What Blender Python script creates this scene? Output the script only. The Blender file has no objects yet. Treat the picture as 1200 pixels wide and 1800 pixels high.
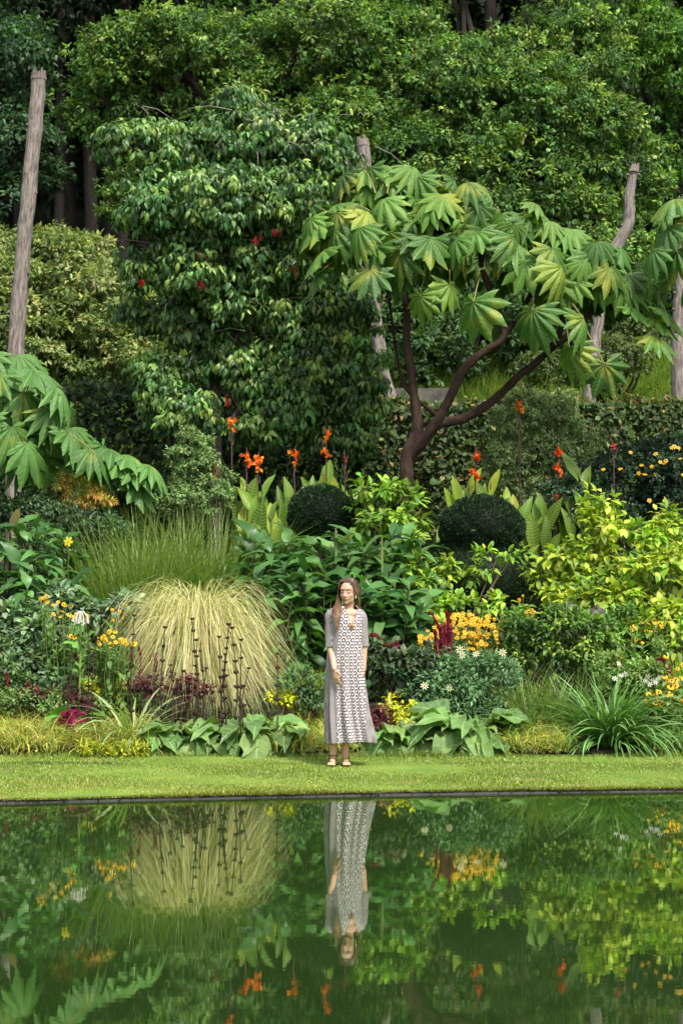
import bpy, math, random
import numpy as np
from math import radians as R_, sin, cos, pi
sc = bpy.context.scene
col = sc.collection
rng = np.random.default_rng(11)
random.seed(5)

# ------------------------------------------------------------------ camera, light, exposure
CAMZ, FPX, PITCH = 1.63, 3040.0, math.atan(141 / 3040.0)
cam_data = bpy.data.cameras.new('camera')
cam_data.sensor_fit = 'HORIZONTAL'; cam_data.sensor_width = 24.0
cam_data.lens = 24.0 * FPX / 1200.0
cam_data.clip_end = 600.0; cam_data.clip_start = 0.1
cam = bpy.data.objects.new('camera', cam_data); col.objects.link(cam)
cam_data.dof.use_dof = True; cam_data.dof.focus_distance = 16.6; cam_data.dof.aperture_fstop = 5.0
cam.location = (0, 0, CAMZ); cam.rotation_euler = (pi / 2 + PITCH, 0, 0)
sc.camera = cam

SUN_EL, SUN_AZ = R_(56), R_(30)          # azimuth measured from behind the camera towards the right
w = bpy.data.worlds.new('World'); sc.world = w; w.use_nodes = True
nt = w.node_tree; nt.nodes.clear()
sky = nt.nodes.new('ShaderNodeTexSky'); sky.sky_type = 'NISHITA'; sky.sun_disc = False
sky.sun_elevation = SUN_EL; sky.sun_rotation = pi - SUN_AZ
sky.dust_density = 3.0; sky.ozone_density = 0.6; sky.air_density = 1.0
bg = nt.nodes.new('ShaderNodeBackground'); bg.inputs[1].default_value = 0.15
wo = nt.nodes.new('ShaderNodeOutputWorld')
hs_n = nt.nodes.new('ShaderNodeHueSaturation'); hs_n.inputs['Saturation'].default_value = .45   # thin bright cloud: a paler sky
nt.links.new(sky.outputs[0], hs_n.inputs['Color']); nt.links.new(hs_n.outputs[0], bg.inputs[0]); nt.links.new(bg.outputs[0], wo.inputs[0])
sd = bpy.data.lights.new('sun', 'SUN'); sd.energy = 3.0; sd.angle = R_(9.0); sd.color = (1.0, 0.95, 0.86)
sun = bpy.data.objects.new('sun', sd); col.objects.link(sun)
sun.rotation_euler = (pi / 2 - SUN_EL, 0, SUN_AZ); sun.location = (10, -10, 20)
sc.view_settings.view_transform = 'Standard'; sc.view_settings.look = 'None'
sc.view_settings.gamma = 1.0; sc.view_settings.exposure = 0.84
sc.cycles.max_bounces = 8; sc.cycles.diffuse_bounces = 3; sc.cycles.glossy_bounces = 3
sc.cycles.transmission_bounces = 4; sc.cycles.caustics_reflective = False; sc.cycles.caustics_refractive = False

# ------------------------------------------------------------------ geometry helpers
def at(px, py, D):
    """pixel of the 1200x1800 photograph -> world point at ground distance D"""
    a = (px - 600) / FPX; b = (900 - py) / FPX
    y = cos(PITCH) - b * sin(PITCH); z = sin(PITCH) + b * cos(PITCH)
    return np.array([a / y * D, D, CAMZ + z / y * D])
GD = [0, 13.0, 16.4, 16.7, 17.5, 19, 21, 23, 25, 28, 31, 36, 45, 58, 75, 100, 160]
GZ = [.03, .03, .03, .05, .15, .42, .9, 1.3, 1.8, 2.7, 4.6, 7.0, 9.6, 13.5, 23, 46, 110]
def gz(D): return np.interp(D, GD, GZ)
def gp(px, D, dz=0.0):
    p = at(px, 1041, D); p[2] = gz(D) + dz; return p
def edge_y(x): return 13.93 + 0.155 * x - 0.012 * x * x
def unit(v):
    v = np.asarray(v, float); return v / np.maximum(np.linalg.norm(v, axis=-1, keepdims=True), 1e-9)
def rnd_dir(n): return unit(rng.normal(size=(n, 3)))
def frames(d, n):
    d = unit(d); x = unit(np.cross(d, n)); z = np.cross(x, d)
    return np.stack([x, d, z], axis=-1)
def pal(cols, n, jit=.18):
    cols = np.array(cols, float); c = cols[rng.integers(0, len(cols), n)]
    return c * np.exp(rng.normal(0, jit, (n, 1))) * np.exp(rng.normal(0, jit * .25, (n, 3)))

class Mb:
    """collects vertices, faces, colours and uvs; becomes ONE mesh"""
    def __init__(s): s.V = []; s.F = {3: [], 4: []}; s.C = []; s.U = []; s.n = 0
    def add(s, V, F, C, U=None):
        V = np.asarray(V, float).reshape(-1, 3); F = np.asarray(F, int)
        C = np.broadcast_to(np.asarray(C, float), (len(V), 3))
        s.V.append(V); s.C.append(C); s.F[F.shape[1]].append(F + s.n)
        s.U.append(np.zeros((len(V), 2)) if U is None else np.asarray(U, float).reshape(-1, 2))
        s.n += len(V)
    def mesh(s, name, mat, origin=(0, 0, 0), smooth=True):
        me = bpy.data.meshes.new(name)
        V = np.concatenate(s.V) - np.asarray(origin); C = np.concatenate(s.C); U = np.concatenate(s.U)
        loops = []; tot = []
        for k in (3, 4):
            if s.F[k]:
                f = np.concatenate(s.F[k]); loops.append(f.ravel()); tot.append(np.full(len(f), k))
        loops = np.concatenate(loops); tot = np.concatenate(tot); start = np.concatenate([[0], np.cumsum(tot)[:-1]])
        me.vertices.add(len(V)); me.vertices.foreach_set('co', V.astype(np.float32).ravel())
        me.loops.add(len(loops)); me.loops.foreach_set('vertex_index', loops.astype(np.int32))
        me.polygons.add(len(tot)); me.polygons.foreach_set('loop_start', start.astype(np.int32))
        me.polygons.foreach_set('use_smooth', np.full(len(tot), smooth))
        me.update(calc_edges=True)
        a = me.attributes.new('col', 'FLOAT_COLOR', 'POINT')
        a.data.foreach_set('color', np.concatenate([np.clip(C, 0, 1), np.ones((len(C), 1))], 1).astype(np.float32).ravel())
        uv = me.uv_layers.new(name='UVMap')
        uv.data.foreach_set('uv', U[loops].astype(np.float32).ravel())
        me.materials.append(mat); me.validate(); return me
def link(name, me, parent=None, loc=(0, 0, 0)):
    o = bpy.data.objects.new(name, me); col.objects.link(o); o.location = loc
    if parent is not None: o.parent = parent
    return o
def tag(o, label, cat=None, group=None, kind=None):
    if label: o['label'] = label
    if cat: o['category'] = cat
    if group: o['group'] = group
    if kind: o['kind'] = kind
    return o
def thing(name, label, cat, loc, group=None):
    o = bpy.data.objects.new(name, None); col.objects.link(o); o.location = [float(v) for v in loc]
    o.empty_display_size = .2
    return tag(o, label, cat, group)
def part(name, b, mat, root, smooth=True):
    """part of a thing: geometry given in world space, stored relative to the thing's base"""
    org = np.zeros(3); q = root
    while q is not None: org = org + np.array(q.location); q = q.parent
    return link(name, b.mesh(name, mat, org, smooth), root)

def inst(b, T, pos, R, sc_, C, vm=None):
    tv, tf, tu = T[:3]; pos = np.asarray(pos); N = len(pos); k = len(tv)
    s = np.asarray(sc_, float)
    s = np.repeat(s[:, None], 3, 1) if s.ndim == 1 else s
    V = np.einsum('nij,nkj->nki', R, tv[None] * s[:, None, :]) + pos[:, None, :]
    F = (tf[None] + (np.arange(N) * k)[:, None, None]).reshape(-1, tf.shape[1])
    Cc = np.repeat(np.asarray(C)[:, None, :], k, 1)
    if vm is not None: Cc = Cc * vm[None]
    b.add(V.reshape(-1, 3), F, Cc.reshape(-1, 3), np.tile(tu, (N, 1)))
def inst_mix(b, Ts, pos, R, s, C):
    idx = rng.integers(0, len(Ts), len(pos))
    for i, T in enumerate(Ts):
        m = idx == i
        if m.any(): inst(b, T, pos[m], R[m], np.asarray(s)[m], C[m])

def leaf(W=.4, nseg=3, wide=.4, fold=.15, droop=.2, wave=0., tip=1.3, cup=0.):
    """ovate leaf, unit length along y, normal z; three columns"""
    u = np.linspace(0, 1, nseg + 1)
    a = np.where(u < wide, np.sin(u / wide * pi / 2) ** .8, np.cos((u - wide) / (1 - wide) * pi / 2) ** (1 / tip))
    wv = np.maximum(W / 2 * a, .012)
    V = []; U = []
    for i, t in enumerate(u):
        z = -droop * t * t; y = t * (1 - .35 * droop * t); wz = wave * sin(t * 11) * W
        V += [[-wv[i], y - fold * .15 * wv[i], z + fold * wv[i] * 2 + wz - cup * wv[i] ** 2], [0, y, z], [wv[i], y, z + fold * wv[i] * 2 - wz - cup * wv[i] ** 2]]
        U += [[t, -a[i]], [t, 0], [t, a[i]]]
    F = []
    for i in range(nseg):
        k = i * 3; F += [[k, k + 1, k + 4, k + 3], [k + 1, k + 2, k + 5, k + 4]]
    return np.array(V), np.array(F), np.array(U)
def kite(W=.5, fold=.12, droop=.1):
    V = np.array([[0, 0, 0], [-W / 2, .45, fold], [0, .45, 0], [W / 2, .45, fold], [0, 1, -droop]])
    return V, np.array([[0, 2, 1], [0, 3, 2], [2, 4, 1], [2, 3, 4]]), np.array([[0, 0], [.45, -1], [.45, 0], [.45, 1], [1, 0]])
def palmate(seed, tips=8, span=240, cut=(.66, .40), fold=.16, droop=.35, rows=5):
    """large lobed leaf: pointed tips, paired by shallow cuts, origin at the petiole; outward is +y"""
    r = np.random.default_rng(seed)
    ang = np.radians(np.linspace(-span / 2, span / 2, tips)); dth = ang[1] - ang[0]
    V = []; U = []; ts = np.array([-1, -.93, -.72, -.38, 0, .38, .72, .93, 1]); cols = []
    for i, a0 in enumerate(ang):
        L = (1 - .55 * (abs(a0) / pi) ** 1.2) * r.uniform(.9, 1.06); sk = r.uniform(-.1, .1)
        cl = cut[i % 2]; cr = cut[(i + 1) % 2]
        for t in ts:
            c = (cl if t < 0 else cr) * L
            rr = c if abs(t) == 1 else max(c, L * {0: 1., .38: .83, .72: .71, .93: .58}[abs(t)])
            th = a0 + t * dth / 2 + sk * dth * .3 * (1 - abs(t))
            cols.append((th, rr, t, L))
    ncol = len(cols)
    for th, rr, t, L in cols:
        for j in range(rows + 1):
            q = j / rows; rad = rr * (.02 + .98 * q)
            z = -fold * abs(t) * rad * dth * 1.5 * (1 + .3 * sin(th * 9 + q * 7)) - droop * rad * rad + .012 * sin(rad * 40 + t * 9)
            V.append([sin(th) * rad, cos(th) * rad, z]); U.append([rad, t])
    F = []
    for c in range(ncol - 1):
        for j in range(rows):
            k = c * (rows + 1) + j; m = (c + 1) * (rows + 1) + j
            F.append([k, k + 1, m + 1, m])
    return np.array(V), np.array(F), np.array(U)

def smoothpath(P, n=6):
    P = np.asarray(P, float); out = []
    for i in range(len(P) - 1):
        p0 = P[max(i - 1, 0)]; p1 = P[i]; p2 = P[i + 1]; p3 = P[min(i + 2, len(P) - 1)]
        for t in np.linspace(0, 1, n, endpoint=False):
            out.append(.5 * ((2 * p1) + (-p0 + p2) * t + (2 * p0 - 5 * p1 + 4 * p2 - p3) * t * t + (-p0 + 3 * p1 - 3 * p2 + p3) * t ** 3))
    out.append(P[-1]); return np.array(out)
def tube(b, P, r, sides=8, C=(.1, .07, .05), rough=0., smooth_n=0, capend=True):
    P = np.asarray(P, float); r = np.asarray(r, float)
    r = np.full(len(P), float(r)) if r.ndim == 0 else r
    if smooth_n:
        r = np.interp(np.linspace(0, len(P) - 1, (len(P) - 1) * smooth_n + 1), np.arange(len(P)), r); P = smoothpath(P, smooth_n)
    T = unit(np.gradient(P, axis=0)); ref = np.array([.13, 1., .07]) if abs(T[:, 1]).mean() < .8 else np.array([1., .1, .1])
    X = unit(np.cross(T, ref)); Y = np.cross(T, X); th = np.linspace(0, 2 * pi, sides, endpoint=False)
    rr = r[:, None] * (1 + (rng.normal(0, rough, (len(P), sides)) if rough else 0))
    V = P[:, None] + rr[..., None] * (np.cos(th)[None, :, None] * X[:, None] + np.sin(th)[None, :, None] * Y[:, None])
    i = np.arange(len(P) - 1)[:, None]; j = np.arange(sides)[None]; j2 = (j + 1) % sides
    F = np.stack([i * sides + j, i * sides + j2, (i + 1) * sides + j2, (i + 1) * sides + j], -1).reshape(-1, 4)
    ln = np.concatenate([[0], np.cumsum(np.linalg.norm(np.diff(P, axis=0), axis=1))])
    U = np.stack([np.repeat(ln[:, None], sides, 1), np.repeat(th[None] / (2 * pi), len(P), 0)], -1)
    b.add(V.reshape(-1, 3), F, C, U.reshape(-1, 2))
    if capend:
        for e, pc in ((0, P[0]), (len(P) - 1, P[-1])):
            k = V[e]; Vc = np.concatenate([k, [pc]]); Fc = [[q, (q + 1) % sides, sides] for q in range(sides)]
            b.add(Vc, Fc, C, np.tile([ln[e], .5], (len(Vc), 1)))
def ellips(b, c, r, C, nu=14, nv=9, bump=0.):
    th = np.linspace(0, 2 * pi, nu, endpoint=False); ph = np.linspace(.001, pi - .001, nv)
    d = np.stack([np.sin(ph)[:, None] * np.cos(th)[None], np.sin(ph)[:, None] * np.sin(th)[None], np.cos(ph)[:, None] * np.ones(nu)[None]], -1)
    V = np.asarray(c) + d * np.asarray(r) * (1 + (rng.normal(0, bump, (nv, nu, 1)) if bump else 0))
    i = np.arange(nv - 1)[:, None]; j = np.arange(nu)[None]; j2 = (j + 1) % nu
    F = np.stack([i * nu + j, (i + 1) * nu + j, (i + 1) * nu + j2, i * nu + j2], -1).reshape(-1, 4)
    b.add(V.reshape(-1, 3), F, C)
def blades(b, base, az, elev, L, W, curve, C, C2=None, seg=6, edge=None, twist=.5, pw=1.2, kink=0., arch=None):
    """arching strap leaves; az, elev in radians; C base colour, C2 tip colour, edge = margin colour"""
    N = len(base); s = np.linspace(0, 1, seg + 1); ds = 1 / seg
    L = np.broadcast_to(np.asarray(L, float), (N,)); W = np.broadcast_to(np.asarray(W, float), (N,)); curve = np.broadcast_to(np.asarray(curve, float), (N,))
    e = elev[:, None] - curve[:, None] * (s[None] ** pw)
    if arch is not None:      # rises straight, turns over, then hangs
        s0 = rng.uniform(*arch, (N, 1)); q = np.clip((s[None] - s0 + .2) / .4, 0, 1); e = elev[:, None] - (elev[:, None] + curve[:, None]) * q * q * (3 - 2 * q)
    azz = az[:, None] + (rng.normal(0, .25, (N, 1)) + kink) * s[None]
    d = np.stack([np.cos(e) * np.cos(azz), np.cos(e) * np.sin(azz), np.sin(e)], -1)
    P = np.concatenate([np.zeros((N, 1, 3)), np.cumsum(d[:, :-1] * ds, 1)], 1) * L[:, None, None] + base[:, None]
    tw = az + rng.normal(0, twist, N)
    x = np.stack([-np.sin(tw), np.cos(tw), rng.normal(0, .25, N)], -1)[:, None]
    prof = np.minimum(1, s * 5 + .5) * (1 - s ** 2.2) ** .8 + .04
    wv = (W[:, None] * prof[None] / 2)[..., None]
    C = np.asarray(C); C = np.broadcast_to(C, (N, 3)); C2 = C if C2 is None else np.broadcast_to(np.asarray(C2), (N, 3))
    cc = C[:, None] * (1 - s[None, :, None]) + C2[:, None] * s[None, :, None]
    nn = unit(np.cross(d, np.broadcast_to(x, d.shape)))
    if edge is None:
        V = np.stack([P - x * wv, P + x * wv], 2); Cc = np.stack([cc, cc], 2); k = 2
        U = np.stack([np.stack([np.broadcast_to(s, (N, seg + 1)), np.full((N, seg + 1), q)], -1) for q in (-1., 1.)], 2)
    else:
        V = np.stack([P - x * wv, P - x * wv * .4 + nn * wv * .2, P + x * wv * .4 + nn * wv * .2, P + x * wv], 2)
        ee = np.broadcast_to(np.asarray(edge), cc.shape); Cc = np.stack([ee, cc, cc, ee], 2); k = 4
        U = np.zeros((N, seg + 1, 4, 2))
    M = (seg + 1) * k
    i = np.arange(seg)[:, None] * k; j = np.arange(k - 1)[None]
    F1 = np.stack([i + j, i + j + 1, i + k + j + 1, i + k + j], -1).reshape(-1, 4)
    F = (F1[None] + (np.arange(N) * M)[:, None, None]).reshape(-1, 4)
    b.add(V.reshape(-1, 3), F, Cc.reshape(-1, 3), U.reshape(-1, 2))
    return P

# ------------------------------------------------------------------ materials
def mat_new(name):
    m = bpy.data.materials.new(name); m.use_nodes = True; t = m.node_tree; t.nodes.clear()
    o = t.nodes.new('ShaderNodeOutputMaterial'); return m, t, o
def nd(t, typ, **kw):
    n = t.nodes.new(typ)
    for k, v in kw.items(): setattr(n, k, v)
    return n
def mth(t, op, a, b_=None, c=None):
    n = nd(t, 'ShaderNodeMath', operation=op)
    for i, v in enumerate((a, b_, c)):
        if v is None: continue
        if isinstance(v, (int, float)): n.inputs[i].default_value = v
        else: t.links.new(v, n.inputs[i])
    return n.outputs[0]
def mixc(t, f, a, b_, bt='MIX'):
    n = nd(t, 'ShaderNodeMix', data_type='RGBA', blend_type=bt)
    for i, v in ((0, f), (6, a), (7, b_)):
        if isinstance(v, (int, float)): n.inputs[i].default_value = v
        elif isinstance(v, tuple): n.inputs[i].default_value = (*v, 1)
        else: t.links.new(v, n.inputs[i])
    return n.outputs[2]
def leaf_mat(name, rough=.45, spec=.4, trans=.3, veins=0, vcol=(.45, .6, .2), vn=7., tcol=(1.35, 1.5, .55), stripes=False, mottle=.35):
    m, t, o = mat_new(name)
    at_ = nd(t, 'ShaderNodeAttribute', attribute_name='col')
    c = at_.outputs[0]
    tc = nd(t, 'ShaderNodeTexCoord')
    nz = nd(t, 'ShaderNodeTexNoise'); nz.inputs['Scale'].default_value = 9; nz.inputs['Detail'].default_value = 4
    t.links.new(tc.outputs['Object'], nz.inputs['Vector'])
    f = mth(t, 'MULTIPLY_ADD', nz.outputs[0], mottle * 2, 1 - mottle)
    vm = nd(t, 'ShaderNodeVectorMath', operation='SCALE'); t.links.new(c, vm.inputs[0]); t.links.new(f, vm.inputs['Scale'])
    c = vm.outputs[0]; hgt = None
    if veins:
        sp = nd(t, 'ShaderNodeSeparateXYZ'); t.links.new(tc.outputs['UV'], sp.inputs[0])
        u, v = sp.outputs[0], sp.outputs[1]; av = mth(t, 'ABSOLUTE', v)
        mid = mth(t, 'LESS_THAN', av, .07)
        ph = mth(t, 'FRACT', mth(t, 'MULTIPLY_ADD', u, vn, mth(t, 'MULTIPLY', av, -1.1)))
        tri = mth(t, 'ABSOLUTE', mth(t, 'SUBTRACT', ph, .5))
        side = mth(t, 'GREATER_THAN', tri, .44 if not stripes else .33)
        fac = mth(t, 'MULTIPLY', mth(t, 'MAXIMUM', mid, mth(t, 'MULTIPLY', side, .55 if not stripes else .9)), veins)
        c = mixc(t, fac, c, vcol); hgt = tri
    p = nd(t, 'ShaderNodeBsdfPrincipled'); p.inputs['Roughness'].default_value = rough
    p.inputs['Specular IOR Level'].default_value = spec
    t.links.new(c, p.inputs['Base Color'])
    if hgt is not None:
        bp = nd(t, 'ShaderNodeBump'); bp.inputs['Strength'].default_value = .35; bp.inputs['Distance'].default_value = .01
        t.links.new(hgt, bp.inputs['Height']); t.links.new(bp.outputs[0], p.inputs['Normal'])
    tr = nd(t, 'ShaderNodeBsdfTranslucent')
    t.links.new(mixc(t, 1.0, c, tcol, 'MULTIPLY'), tr.inputs[0])
    mx = nd(t, 'ShaderNodeMixShader'); mx.inputs[0].default_value = trans
    t.links.new(p.outputs[0], mx.inputs[1]); t.links.new(tr.outputs[0], mx.inputs[2]); t.links.new(mx.outputs[0], o.inputs[0])
    return m
def yellowing(m, c2=(.36, .38, .05), lo=.56, hi=.70, sc_=2.2, k=.75):
    """ageing patches: yellower towards the lobe ends of some leaves"""
    t = m.node_tree; p = next(n for n in t.nodes if n.type == 'BSDF_PRINCIPLED'); src = p.inputs['Base Color'].links[0].from_socket
    tc = nd(t, 'ShaderNodeTexCoord'); nz = nd(t, 'ShaderNodeTexNoise'); nz.inputs['Scale'].default_value = sc_; nz.inputs['Detail'].default_value = 5; t.links.new(tc.outputs['Object'], nz.inputs['Vector'])
    mr = nd(t, 'ShaderNodeMapRange'); mr.inputs[1].default_value = lo; mr.inputs[2].default_value = hi; mr.inputs[4].default_value = k; t.links.new(nz.outputs[0], mr.inputs[0])
    c = mixc(t, mr.outputs[0], src, c2); t.links.new(c, p.inputs['Base Color']); return m
def bark_mat(name, a, b_, su=3., sv=14., bump=.6, dist=.02):
    m, t, o = mat_new(name)
    tc = nd(t, 'ShaderNodeTexCoord'); mp = nd(t, 'ShaderNodeMapping'); mp.inputs['Scale'].default_value = (su, sv, 1)
    t.links.new(tc.outputs['UV'], mp.inputs[0])
    nz = nd(t, 'ShaderNodeTexNoise'); nz.inputs['Scale'].default_value = 1.; nz.inputs['Detail'].default_value = 8; nz.inputs['Roughness'].default_value = .7
    t.links.new(mp.outputs[0], nz.inputs['Vector'])
    n2 = nd(t, 'ShaderNodeTexNoise'); n2.inputs['Scale'].default_value = 2.5; n2.inputs['Detail'].default_value = 3
    t.links.new(tc.outputs['Object'], n2.inputs['Vector'])
    rp = nd(t, 'ShaderNodeValToRGB'); rp.color_ramp.elements[0].position = .38; rp.color_ramp.elements[1].position = .62
    rp.color_ramp.elements[0].color = (*a, 1); rp.color_ramp.elements[1].color = (*b_, 1)
    t.links.new(nz.outputs[0], rp.inputs[0])
    c = mixc(t, mth(t, 'MULTIPLY', n2.outputs[0], .7), rp.outputs[0], tuple((x + y) * .35 for x, y in zip(a, b_)))
    p = nd(t, 'ShaderNodeBsdfPrincipled'); p.inputs['Roughness'].default_value = .85; p.inputs['Specular IOR Level'].default_value = .2
    t.links.new(c, p.inputs['Base Color'])
    bp = nd(t, 'ShaderNodeBump'); bp.inputs['Strength'].default_value = bump; bp.inputs['Distance'].default_value = dist
    t.links.new(nz.outputs[0], bp.inputs['Height']); t.links.new(bp.outputs[0], p.inputs['Normal']); t.links.new(p.outputs[0], o.inputs[0])
    return m
def noise_mat(name, cols, scale=5., rough=.9, bump=.3, detail=6, dist=.02):
    m, t, o = mat_new(name)
    tc = nd(t, 'ShaderNodeTexCoord'); nz = nd(t, 'ShaderNodeTexNoise'); nz.inputs['Scale'].default_value = scale; nz.inputs['Detail'].default_value = detail
    t.links.new(tc.outputs['Object'], nz.inputs['Vector'])
    rp = nd(t, 'ShaderNodeValToRGB'); el = rp.color_ramp.elements
    for i in range(len(cols) - 2): el.new(.5)
    for i, c in enumerate(cols): el[i].position = .3 + .4 * i / (len(cols) - 1); el[i].color = (*c, 1)
    t.links.new(nz.outputs[0], rp.inputs[0])
    p = nd(t, 'ShaderNodeBsdfPrincipled'); p.inputs['Roughness'].default_value = rough; p.inputs['Specular IOR Level'].default_value = .25
    t.links.new(rp.outputs[0], p.inputs['Base Color'])
    bp = nd(t, 'ShaderNodeBump'); bp.inputs['Strength'].default_value = bump; bp.inputs['Distance'].default_value = dist
    t.links.new(nz.outputs[0], bp.inputs['Height']); t.links.new(bp.outputs[0], p.inputs['Normal']); t.links.new(p.outputs[0], o.inputs[0])
    return m
M_leaf = leaf_mat('leaf_matt', .5, .35, .3)
M_far = leaf_mat('leaf_far', .55, .3, .3)
M_gloss = leaf_mat('leaf_glossy', .42, .42, .25)
M_big = leaf_mat('leaf_veined', .52, .3, .3, veins=.5, vn=9, vcol=(.2, .34, .09))
M_palm = yellowing(leaf_mat('leaf_lobed', .5, .32, .3, veins=.6, vn=9, vcol=(.24, .38, .10), mottle=.45))
M_front = leaf_mat('leaf_broad', .6, .25, .25, veins=.7, vn=7, vcol=(.27, .4, .15), mottle=.6)
M_canna = leaf_mat('leaf_striped', .4, .4, .45, veins=.25, vn=15, vcol=(.6, .62, .1), stripes=True)
M_petal = leaf_mat('petal', .5, .3, .25, tcol=(1.1, 1, 1), mottle=.12)
M_blade = leaf_mat('blade', .42, .4, .3, mottle=.15)
M_dark = leaf_mat('needle', .6, .2, .1)
M_stem = leaf_mat('stem', .6, .3, .05)
M_trunk = bark_mat('bark_brown', (.015, .008, .006), (.075, .045, .032), 5, 6, .9, .03)
M_pole = bark_mat('bark_grey', (.07, .055, .048), (.44, .38, .33), 5, 17, 1., .03)
M_bark = bark_mat('bark_forest', (.008, .006, .005), (.035, .027, .022), 2, 9, .8, .03)
M_soil = noise_mat('soil', [(.012, .009, .006), (.035, .026, .018), (.06, .045, .03)], 6, .95, .6)
M_hill = noise_mat('hillside', [(.012, .016, .007), (.02, .028, .01), (.03, .04, .014)], .8, .95, .6)
M_lawn = noise_mat('lawn_turf', [(.10, .17, .025), (.14, .22, .03), (.19, .26, .045)], 2.2, .9, .4)
M_rock = noise_mat('rock', [(.10, .08, .06), (.2, .17, .14)], 7, .9, .7)
# ------------------------------------------------------------------ the setting
def structure(name, b, mat, kind='structure', smooth=True, loc=(0, 0, 0)):
    o = link(name, b.mesh(name, mat, loc, smooth), None, loc); o['kind'] = kind; return o
def sheet(xs, ys, zf, C=(.1, .1, .1)):
    X, Y = np.meshgrid(xs, ys); Z = zf(X, Y); V = np.stack([X, Y, Z], -1).reshape(-1, 3)
    n, m = len(ys), len(xs); i = np.arange(n - 1)[:, None] * m; j = np.arange(m - 1)[None]
    return V, np.stack([i + j, i + j + 1, i + m + j + 1, i + m + j], -1).reshape(-1, 4)
# bed soil and hillside: one ground sheet from the lawn's back edge to the horizon
b = Mb(); xs = np.concatenate([np.linspace(-90, -16, 20), np.linspace(-15, 15, 61), np.linspace(16, 90, 20)])
ys = np.concatenate([np.linspace(16.2, 30, 60), np.linspace(30.5, 160, 60)])
V, F = sheet(xs, ys, lambda X, Y: gz(Y) + .05 * np.sin(X * 2.1 + Y) * np.clip((Y - 17) / 2, 0, 1)); b.add(V, F, (.1, .1, .1)); structure('ground', b, M_hill)
b = Mb(); V, F = sheet(np.linspace(-9, 9, 80), np.linspace(16.78, 27, 70), lambda X, Y: gz(Y) + .02 + .05 * np.sin(X * 2.1 + Y) * np.clip((Y - 17) / 2, 0, 1) + .03 * np.sin(X * 7) * np.sin(Y * 9) * np.clip((Y - 16.8) * 2, 0, 1))
b.add(V, F, (.1, .1, .1)); structure('bed_soil', b, M_soil)
# lawn strip
b = Mb(); xs = np.linspace(-40, 40, 321); T_ = np.linspace(0, 1, 24)
Y = edge_y(np.clip(xs, -9, 9))[None] * (1 - T_[:, None]) + 16.75 * T_[:, None]; X = np.broadcast_to(xs, Y.shape)
Z = .03 + .028 * np.clip((Y - 16.3) / .4, 0, 1) + .004 * np.sin(X * 3) + .003 * np.sin(X * 1.3 + Y * 4)
n, m_ = Y.shape; i = np.arange(n - 1)[:, None] * m_; j = np.arange(m_ - 1)[None]
b.add(np.stack([X, Y, Z], -1).reshape(-1, 3), np.stack([i + j, i + j + 1, i + m_ + j + 1, i + m_ + j], -1).reshape(-1, 4), (.1, .1, .1))
structure('lawn', b, M_lawn)
# bank under the lawn edge: brown soil lip and a dark liner strip
m, t, o_ = mat_new('pond_liner'); p = nd(t, 'ShaderNodeBsdfPrincipled'); p.inputs['Base Color'].default_value = (.022, .023, .026, 1); p.inputs['Roughness'].default_value = .6; p.inputs['Specular IOR Level'].default_value = .25
t.links.new(p.outputs[0], o_.inputs[0]); M_liner = m
b = Mb(); ex = np.linspace(-40, 40, 641); ey = edge_y(np.clip(ex, -9, 9))
pr = [(.02, .028), (-.014, .022), (-.024, .008), (-.014, -.1)]
V = np.concatenate([np.stack([ex, ey + dy + rng.normal(0, .006 if k_ == 1 else 0, len(ex)), np.full(len(ex), z_) + (rng.normal(0, .003, len(ex)) if k_ < 2 else 0)], -1) for k_, (dy, z_) in enumerate(pr)])
n = len(ex); F = np.concatenate([np.stack([np.arange(n - 1) + q * n, np.arange(n - 1) + (q + 1) * n, np.arange(n - 1) + (q + 1) * n + 1, np.arange(n - 1) + q * n + 1], -1) for q in range(3)])
b.add(V, F, (.1, .1, .1)); structure('pond_bank', b, M_soil)
b = Mb(); pr = [(-.022, .002 - .05), (-.026, .009), (-.034, .012), (-.042, .008), (-.052, -.1)]
V = np.concatenate([np.stack([ex, ey + dy, z_ + .003 * np.sin(ex * 1.7) + .002 * np.sin(ex * 6.1)], -1) for dy, z_ in pr])
F = np.concatenate([np.stack([np.arange(n - 1) + q * n, np.arange(n - 1) + (q + 1) * n, np.arange(n - 1) + (q + 1) * n + 1, np.arange(n - 1) + q * n + 1], -1) for q in range(4)])
b.add(V, F, (.03, .03, .03)); tag(structure('pond_edging', b, M_liner), None)
# pond bed and water
b = Mb(); b.add([[-80, -40, -1.2], [80, -40, -1.2], [80, 15.6, -1.2], [-80, 15.6, -1.2]], [[0, 1, 2, 3]], (.02, .03, .01)); structure('pond_bed', b, M_soil)
m, t, o_ = mat_new('pond_water')
tc = nd(t, 'ShaderNodeTexCoord'); hs = []
for sx, sy, s_, a_ in ((1.1, 3.2, 1.6, 1.), (3.0, 9, 2.2, .32), (8, 22, 3.0, .10)):
    mp = nd(t, 'ShaderNodeMapping'); mp.inputs['Scale'].default_value = (sx, sy, 1); t.links.new(tc.outputs['Object'], mp.inputs[0])
    nz = nd(t, 'ShaderNodeTexNoise'); nz.inputs['Scale'].default_value = s_; nz.inputs['Detail'].default_value = 2; t.links.new(mp.outputs[0], nz.inputs['Vector'])
    hs.append(mth(t, 'MULTIPLY', nz.outputs[0], a_))
h = mth(t, 'ADD', mth(t, 'ADD', hs[0], hs[1]), hs[2])
bp = nd(t, 'ShaderNodeBump'); bp.inputs['Strength'].default_value = 1.0; bp.inputs['Distance'].default_value = .0002
t.links.new(h, bp.inputs['Height'])
df = nd(t, 'ShaderNodeBsdfDiffuse'); df.inputs[0].default_value = (.015, .033, .007, 1)
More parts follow.
